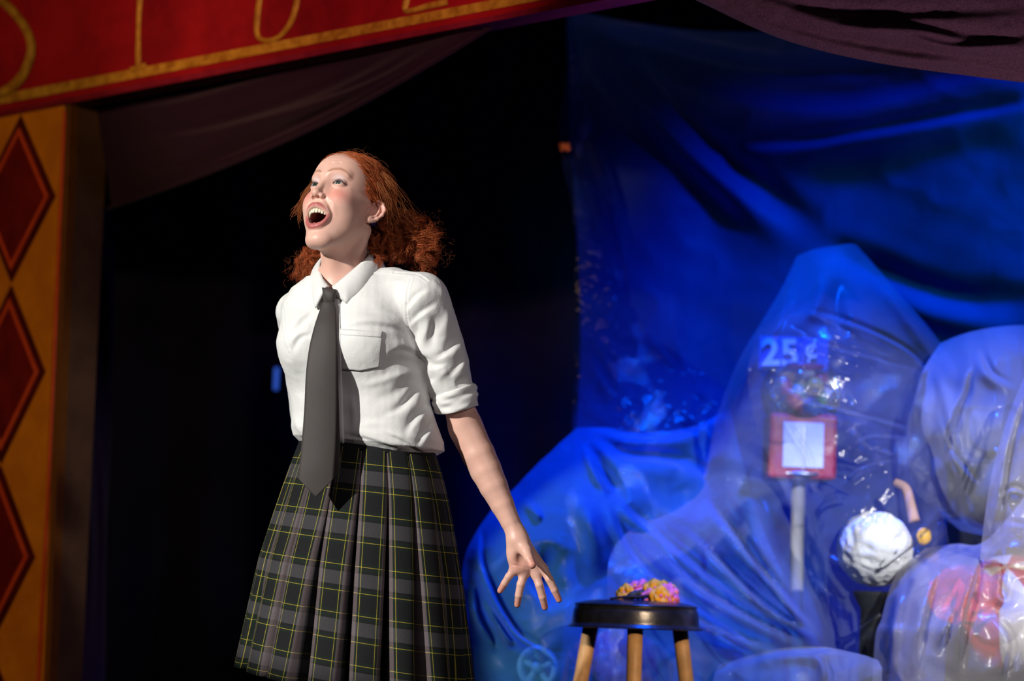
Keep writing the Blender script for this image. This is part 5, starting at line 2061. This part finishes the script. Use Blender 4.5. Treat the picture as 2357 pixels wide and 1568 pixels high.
# small white wheel
M_WHEEL = mat_principled('white_wheel_plastic', (.72, .74, .80), .4, .4)
WC = P(1238, 1536, 6.75)
wheel = empty('wheel_toy', WC)
tag(wheel, 'white plastic spoked wheel at the bottom left of the heap', 'wheel')
wax = -FWD * .93 + RGT * -.36
wax /= np.linalg.norm(wax)
w1 = np.cross(UPV, wax)
w1 /= np.linalg.norm(w1)
w2 = np.cross(wax, w1)
WR = np.stack([w1, w2, wax], 1)
MB().lathe([(.045, -.012), (.058, -.014), (.062, 0), (.058, .014), (.045, .012), (.043, 0), (.045, -.012)], 40, WC, WR).build('rim', M_WHEEL, wheel)
MB().lathe([(0, -.014), (.016, -.014), (.018, 0), (.016, .016), (0, .018)], 24, WC, WR).build('hub', M_WHEEL, wheel)
for k in range(5):
    a = k * 2 * math.pi / 5 + .3
    d = math.cos(a) * w1 + math.sin(a) * w2
    MB().tube(np.linspace(WC + d * .012, WC + d * .048, 4), .009, 8).build('spoke', M_WHEEL, wheel)

M_PINKC = mat_principled('pink_cloth', (.50, .06, .22), .8, .2, bump=(30, .6, .02))
M_REDC = mat_principled('red_cloth', (.60, .03, .04), .8, .2, bump=(25, .6, .02))
o = lumpy('pink_cloth_bundle', P(1420, 1560, 6.95), .125, M_PINKC, ((5, .18), (12, .08)), 12, (1.1, .7, .9))
tag(o, 'crumpled pink cloth under the plastic behind the stool legs', 'cloth')
o = lumpy('red_cloth_bundle', P(2222, 1372, 6.52), .072, M_REDC, ((5, .18), (12, .08)), 15, (1.2, .45, .95))
tag(o, 'bright red cloth bundle inside the clear bag at lower right', 'cloth')
# striped ball in the bag at the right
BC = P(2328, 1412, 6.74)
BR = .165
sb = empty('striped_ball', BC)
tag(sb, 'red, white and yellow striped ball inside the bag at the right edge', 'ball')
smat = [M_REDC, mat_principled('ball_white', (.82, .80, .76), .35, .4), mat_principled('ball_red', (.62, .04, .035), .35, .4), mat_principled('ball_cream', (.80, .62, .35), .35, .4)]
for k in range(8):
    a, b = np.meshgrid(np.linspace(k, k + 1, 9) * 2 * math.pi / 8, np.linspace(0, math.pi, 25), indexing='ij')
    d = np.stack([np.sin(b) * np.cos(a), np.sin(b) * np.sin(a), np.cos(b)], -1).reshape(-1, 3) @ rot_zxy(.5, .5, -.5).T
    mesh_from('gore', BC + d * BR, grid_faces(9, 25), [smat[2], smat[1], smat[2], smat[3]][k % 4], sb)
# glass bowl in the milky bag
bw = P(2285, 985, 7.07)
GBm = film('bowl_glass', .18, .8, rough=.05, soft=None, facing=.3, ior=1.5)
prof = [(0, -.10), (.05, -.098), (.085, -.07), (.098, -.03), (.102, .03), (.108, .050), (.112, .056), (.108, .058), (.100, .050), (.094, .03), (.090, -.03), (.078, -.065), (.045, -.09), (0, -.092)]
go = MB().lathe(prof, 48, bw).build('glass_bowl', GBm)
tag(go, 'clear glass bowl standing inside the milky plastic bag at the right', 'bowl')
# supports under the covers, so that the plastic rests on something
M_CRATE = mat_principled('dark_crate_wood', (.018, .02, .02), .7, .2)
q = P(2288, 1072, 7.07)
bo = empty('crate', (q[0], q[1], 0))
MB().box((q[0], q[1], q[2] / 2), (.24, .20, q[2])).build('body', M_CRATE, bo, False, .006)
MB().box((q[0], q[1], q[2] + .005), (.26, .22, .010)).build('lid', M_CRATE, bo, False, .003)
tag(bo, 'dark box supporting the glass bowl inside the milky bag', 'box')
q = P(2014, 1362, 6.75)
pd = MB().lathe([(0, 0), (.085, 0), (.085, .02), (.05, .04), (.040, q[2] - .05), (.060, q[2] - .012), (.062, q[2]), (0, q[2])], 28, (q[0], q[1], 0)).build('pedestal', M_CRATE)
tag(pd, 'dark round pedestal under the white fluffy ball', 'pedestal')

# ------------------------------------------------------------------ plastic covers of the heap
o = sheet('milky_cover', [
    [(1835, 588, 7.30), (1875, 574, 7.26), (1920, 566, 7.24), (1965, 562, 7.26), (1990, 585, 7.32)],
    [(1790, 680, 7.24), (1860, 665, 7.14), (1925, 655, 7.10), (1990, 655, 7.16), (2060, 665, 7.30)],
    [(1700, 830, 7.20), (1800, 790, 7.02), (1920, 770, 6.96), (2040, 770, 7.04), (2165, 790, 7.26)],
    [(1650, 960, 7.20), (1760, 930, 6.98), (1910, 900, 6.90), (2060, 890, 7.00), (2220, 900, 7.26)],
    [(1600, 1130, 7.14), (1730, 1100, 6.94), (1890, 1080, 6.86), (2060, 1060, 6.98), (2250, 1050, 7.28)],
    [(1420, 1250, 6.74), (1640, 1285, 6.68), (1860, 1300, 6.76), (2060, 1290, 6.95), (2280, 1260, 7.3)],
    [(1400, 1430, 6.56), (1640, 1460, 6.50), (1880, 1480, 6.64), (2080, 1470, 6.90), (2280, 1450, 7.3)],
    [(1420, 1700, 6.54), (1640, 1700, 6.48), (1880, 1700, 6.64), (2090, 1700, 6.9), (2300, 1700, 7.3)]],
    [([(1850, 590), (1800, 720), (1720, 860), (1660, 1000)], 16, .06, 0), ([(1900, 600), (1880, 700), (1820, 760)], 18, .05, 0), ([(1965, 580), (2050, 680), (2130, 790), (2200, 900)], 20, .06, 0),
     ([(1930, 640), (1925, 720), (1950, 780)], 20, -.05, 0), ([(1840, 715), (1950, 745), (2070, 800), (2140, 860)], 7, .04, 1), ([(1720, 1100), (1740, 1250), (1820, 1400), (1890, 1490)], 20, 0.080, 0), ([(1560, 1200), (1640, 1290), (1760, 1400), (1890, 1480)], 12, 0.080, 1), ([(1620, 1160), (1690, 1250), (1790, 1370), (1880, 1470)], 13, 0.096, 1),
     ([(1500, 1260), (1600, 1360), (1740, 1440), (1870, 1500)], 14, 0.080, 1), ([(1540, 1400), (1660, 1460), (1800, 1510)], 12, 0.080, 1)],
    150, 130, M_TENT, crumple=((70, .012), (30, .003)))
tag(o, 'milky plastic cover peaked over the gumball machine like a tent', 'plastic cover')

o = sheet('clear_wrap', [
    [(1745, 760, 6.88), (1820, 722, 6.84), (1930, 740, 6.80), (2040, 790, 6.82), (2150, 860, 6.9)],
    [(1722, 860, 6.84), (1820, 850, 6.76), (1930, 860, 6.72), (2050, 890, 6.74), (2150, 920, 6.84)],
    [(1740, 980, 6.82), (1820, 960, 6.72), (1930, 960, 6.68), (2050, 980, 6.70), (2140, 1000, 6.8)],
    [(1790, 1100, 6.80), (1850, 1090, 6.70), (1950, 1080, 6.64), (2060, 1080, 6.64), (2140, 1090, 6.72)],
    [(1840, 1230, 6.74), (1900, 1220, 6.64), (1990, 1200, 6.58), (2080, 1190, 6.60), (2170, 1180, 6.68)],
    [(1880, 1370, 6.72), (1940, 1370, 6.62), (2020, 1370, 6.58), (2100, 1340, 6.6), (2190, 1310, 6.68)],
    [(1900, 1520, 6.72), (1950, 1520, 6.64), (2020, 1520, 6.62), (2100, 1500, 6.62), (2180, 1480, 6.66)]],
    [([(1800, 745), (1880, 790), (1980, 820), (2140, 865)], 6, .035, 1), ([(1845, 715), (1900, 740), (1970, 780)], 5, .03, 1), ([(1785, 885), (1850, 925), (1930, 945), (2035, 975), (2090, 990)], 8, .05, 1),
     ([(1760, 870), (1800, 960), (1850, 1040), (1870, 1100)], 6, .04, 1), ([(1860, 950), (1900, 965), (1960, 975)], 6, .04, 1), ([(1980, 1330), (1930, 1300), (1900, 1290), (1905, 1400), (1925, 1490)], 5, .03, 1),
     ([(1920, 1480), (1990, 1440), (2040, 1400)], 6, .04, 1), ([(1960, 1490), (2000, 1440)], 5, .03, 0), ([(2180, 1160), (2130, 1220), (2080, 1260), (2040, 1290)], 7, .04, 1), ([(2210, 1170), (2140, 1260), (2080, 1310)], 7, .03, 1),
     ([(1955, 985), (2000, 1030), (2060, 1050)], 7, .04, 1), ([(1950, 1060), (1990, 1010), (2090, 1010)], 7, .04, 1), ([(1940, 1120), (1980, 1080), (2060, 1060)], 6, .04, 1)],
    170, 120, M_WRAP, crumple=((34, .010), (15, .0035), (60, .01)), jag=3, seed=5)
tag(o, 'sparkling clear plastic wrapped round the gumball machine and white ball', 'plastic wrap')

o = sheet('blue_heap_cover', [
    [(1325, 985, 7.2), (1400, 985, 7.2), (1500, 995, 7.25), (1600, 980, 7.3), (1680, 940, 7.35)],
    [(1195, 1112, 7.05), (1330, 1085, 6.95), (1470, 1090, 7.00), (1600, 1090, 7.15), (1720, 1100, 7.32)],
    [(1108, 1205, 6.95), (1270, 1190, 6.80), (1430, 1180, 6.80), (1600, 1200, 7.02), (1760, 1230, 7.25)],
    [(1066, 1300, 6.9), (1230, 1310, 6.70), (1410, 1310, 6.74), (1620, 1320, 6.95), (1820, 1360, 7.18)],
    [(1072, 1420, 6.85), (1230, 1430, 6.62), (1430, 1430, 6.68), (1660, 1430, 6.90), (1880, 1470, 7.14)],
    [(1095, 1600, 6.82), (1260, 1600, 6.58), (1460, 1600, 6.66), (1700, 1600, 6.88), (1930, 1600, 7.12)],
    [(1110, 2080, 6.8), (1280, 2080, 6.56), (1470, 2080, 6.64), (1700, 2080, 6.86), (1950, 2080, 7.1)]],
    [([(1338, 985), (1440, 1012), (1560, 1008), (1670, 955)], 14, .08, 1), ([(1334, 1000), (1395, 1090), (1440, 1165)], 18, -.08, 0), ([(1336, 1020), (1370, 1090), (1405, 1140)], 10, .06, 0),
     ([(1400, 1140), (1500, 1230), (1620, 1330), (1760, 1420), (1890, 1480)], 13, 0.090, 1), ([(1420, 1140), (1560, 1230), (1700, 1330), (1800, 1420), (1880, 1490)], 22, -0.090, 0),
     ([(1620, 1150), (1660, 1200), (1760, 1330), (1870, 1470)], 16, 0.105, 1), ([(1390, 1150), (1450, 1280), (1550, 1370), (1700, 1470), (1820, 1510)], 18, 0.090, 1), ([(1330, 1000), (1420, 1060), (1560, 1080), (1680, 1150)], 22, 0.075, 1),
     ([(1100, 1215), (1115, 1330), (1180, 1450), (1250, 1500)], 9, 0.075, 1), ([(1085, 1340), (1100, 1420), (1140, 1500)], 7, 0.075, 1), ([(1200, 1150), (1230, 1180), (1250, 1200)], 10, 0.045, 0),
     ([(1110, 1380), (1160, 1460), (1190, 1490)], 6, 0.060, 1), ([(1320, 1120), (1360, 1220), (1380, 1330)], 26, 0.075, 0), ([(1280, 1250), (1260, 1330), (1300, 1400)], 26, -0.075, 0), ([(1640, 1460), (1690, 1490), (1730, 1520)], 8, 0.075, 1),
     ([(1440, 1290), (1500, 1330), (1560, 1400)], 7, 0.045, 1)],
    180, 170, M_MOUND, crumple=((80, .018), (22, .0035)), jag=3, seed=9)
tag(o, 'blue-lit plastic cover sloping over the heap behind the stool', 'plastic cover')

o = sheet('milky_bag', [
    [(2165, 790, 7.05), (2230, 765, 6.95), (2300, 752, 6.92), (2370, 748, 6.95), (2440, 745, 7.0)],
    [(2130, 850, 6.90), (2210, 850, 6.78), (2300, 840, 6.72), (2380, 830, 6.76), (2460, 820, 6.85)],
    [(2095, 960, 6.86), (2190, 970, 6.70), (2290, 970, 6.64), (2380, 960, 6.68), (2470, 950, 6.8)],
    [(2092, 1070, 6.86), (2180, 1090, 6.68), (2280, 1090, 6.62), (2380, 1080, 6.66), (2470, 1070, 6.78)],
    [(2130, 1160, 6.90), (2200, 1180, 6.72), (2290, 1190, 6.66), (2380, 1180, 6.70), (2470, 1170, 6.8)],
    [(2210, 1222, 6.95), (2260, 1232, 6.84), (2320, 1235, 6.78), (2390, 1230, 6.8), (2470, 1220, 6.9)]],
    [([(2150, 830), (2180, 950), (2200, 1060), (2230, 1160)], 12, .04, 0), ([(2240, 830), (2190, 960), (2170, 1060)], 9, .04, 1), ([(2250, 800), (2270, 860), (2330, 900)], 10, .03, 1), ([(2160, 940), (2190, 1040), (2250, 1120)], 8, .03, 1), ([(2330, 1000), (2290, 1100), (2260, 1200)], 12, .04, 0)],
    110, 90, M_MILKBAG, crumple=((44, .014), (20, .005)), jag=5, seed=14)
tag(o, 'milky white plastic bag swelling at the right edge above the red bag', 'plastic bag')

o = sheet('clear_bag', [
    [(2130, 1262, 6.75), (2200, 1252, 6.64), (2260, 1250, 6.56), (2330, 1180, 6.48), (2400, 1080, 6.5), (2460, 980, 6.6)],
    [(2065, 1320, 6.62), (2150, 1310, 6.48), (2240, 1300, 6.40), (2330, 1270, 6.36), (2410, 1210, 6.4), (2470, 1150, 6.5)],
    [(2030, 1420, 6.56), (2130, 1420, 6.40), (2240, 1410, 6.32), (2340, 1390, 6.30), (2420, 1360, 6.34), (2480, 1330, 6.45)],
    [(2010, 1540, 6.52), (2120, 1540, 6.36), (2240, 1530, 6.28), (2340, 1520, 6.26), (2420, 1510, 6.3), (2480, 1500, 6.4)],
    [(2000, 2120, 6.5), (2110, 2120, 6.34), (2240, 2120, 6.26), (2340, 2120, 6.24), (2430, 2120, 6.28), (2480, 2120, 6.38)]],
    [([(2260, 1250), (2240, 1330), (2215, 1420), (2200, 1560)], 12, .05, 1), ([(2160, 1300), (2130, 1390), (2110, 1480), (2105, 1568)], 11, .05, 1), ([(2190, 1400), (2175, 1450), (2160, 1500)], 7, .04, 1), ([(2290, 1190), (2305, 1290), (2300, 1370), (2320, 1380), (2330, 1330)], 7, .035, 1),
     ([(2300, 1210), (2340, 1210), (2357, 1220)], 7, .03, 1), ([(2080, 1330), (2060, 1430), (2050, 1560)], 12, .04, 0), ([(2280, 1420), (2320, 1480), (2300, 1560)], 12, .04, 1)],
    130, 110, M_CLEARBAG, crumple=((46, .012), (22, .004)), seed=19)
tag(o, 'clear plastic bag of red and white toys at the lower right corner', 'plastic bag')

o = sheet('tall_clear_bag', [
    [(2357, 870, 6.42), (2390, 850, 6.40), (2430, 840, 6.42), (2480, 830, 6.45)],
    [(2320, 960, 6.40), (2370, 960, 6.34), (2430, 955, 6.34), (2490, 950, 6.40)],
    [(2285, 1080, 6.38), (2345, 1085, 6.30), (2420, 1085, 6.30), (2490, 1080, 6.36)],
    [(2268, 1180, 6.38), (2335, 1190, 6.28), (2410, 1190, 6.28), (2490, 1190, 6.34)],
    [(2255, 1290, 6.38), (2330, 1300, 6.28), (2410, 1300, 6.28), (2490, 1300, 6.34)]],
    [([(2357, 900), (2320, 1020), (2300, 1150), (2280, 1260)], 10, .04, 1), ([(2300, 1150), (2330, 1130), (2357, 1140)], 8, .03, 1)],
    80, 60, M_CLEARBAG, crumple=((36, .012), (18, .003)), seed=23)
tag(o, 'upright neck of clear plastic at the right edge, before the milky bag', 'plastic bag')

o = sheet('bottom_fold', [
    [(1660, 1530, 6.45), (1760, 1500, 6.36), (1860, 1488, 6.32), (1950, 1500, 6.34), (2010, 1520, 6.4)],
    [(1640, 1570, 6.40), (1755, 1560, 6.27), (1870, 1555, 6.22), (1970, 1560, 6.26), (2040, 1570, 6.34)],
    [(1650, 1700, 6.34), (1760, 1700, 6.22), (1880, 1700, 6.16), (1990, 1700, 6.2), (2060, 1700, 6.3)],
    [(1670, 2120, 6.34), (1770, 2120, 6.22), (1880, 2120, 6.14), (2000, 2120, 6.18), (2080, 2120, 6.28)]],
    [([(1680, 1540), (1780, 1515), (1880, 1505), (1960, 1515)], 10, .03, 1), ([(1860, 1500), (1900, 1540), (1910, 1600)], 10, .03, 1)],
    60, 90, M_MILKBAG, crumple=((44, .016), (22, .005)), jag=10, seed=27)
tag(o, 'pale fold of plastic along the bottom edge beside the stool', 'plastic cover')

# ------------------------------------------------------------------ small lights and clip in the dark
M_BLUELED = bpy.data.materials.new('blue_led')
M_BLUELED.use_nodes = True
_b = M_BLUELED.node_tree.nodes['Principled BSDF']
_b.inputs['Base Color'].default_value = (.02, .05, .2, 1)
_b.inputs['Emission Color'].default_value = (.04, .14, .8, 1)
_b.inputs['Emission Strength'].default_value = .55
led = empty('blue_light_strip', P(629, 865, 9.95))
tag(led, 'small upright blue light glowing in the dark left of the shirt', 'light')
lc = P(629, 865, 9.95)
lc[1] = 4.6 + .05 * math.sin(lc[0] * 7) + .03 * math.sin(lc[0] * 17 + 1) - .034
MB().box(lc, (.020, .012, .095)).build('diffuser', M_BLUELED, led, False, .004)
MB().box(lc + np.array([0, .014, 0]), (.030, .016, .115)).build('housing', M_BACK, led, False, .003)
clip = empty('spring_clip', P(1300, 338, 7.85))
tag(clip, 'small clip at the plastic strip, coloured as an orange glint of warm light', 'clip')
M_CLIP = mat_principled('orange_glint_clip', (.85, .30, .06), .35, .5)  # orange of the warm light put into the clip's colour
c0 = P(1300, 338, 7.85)
MB().tube(catmull([c0 + RGT * -.018 + UPV * .008, c0 + UPV * .002, c0 + RGT * .016 - UPV * .012], 8), [.007, .009, .010, .010, .010, .010, .009, .007], 10).build('jaw', M_CLIP, clip)
MB().tube(catmull([c0 + RGT * -.012 - UPV * .012, c0 - FWD * .008, c0 + RGT * .014 + UPV * .010], 8), .006, 10).build('jaw', M_CLIP, clip)
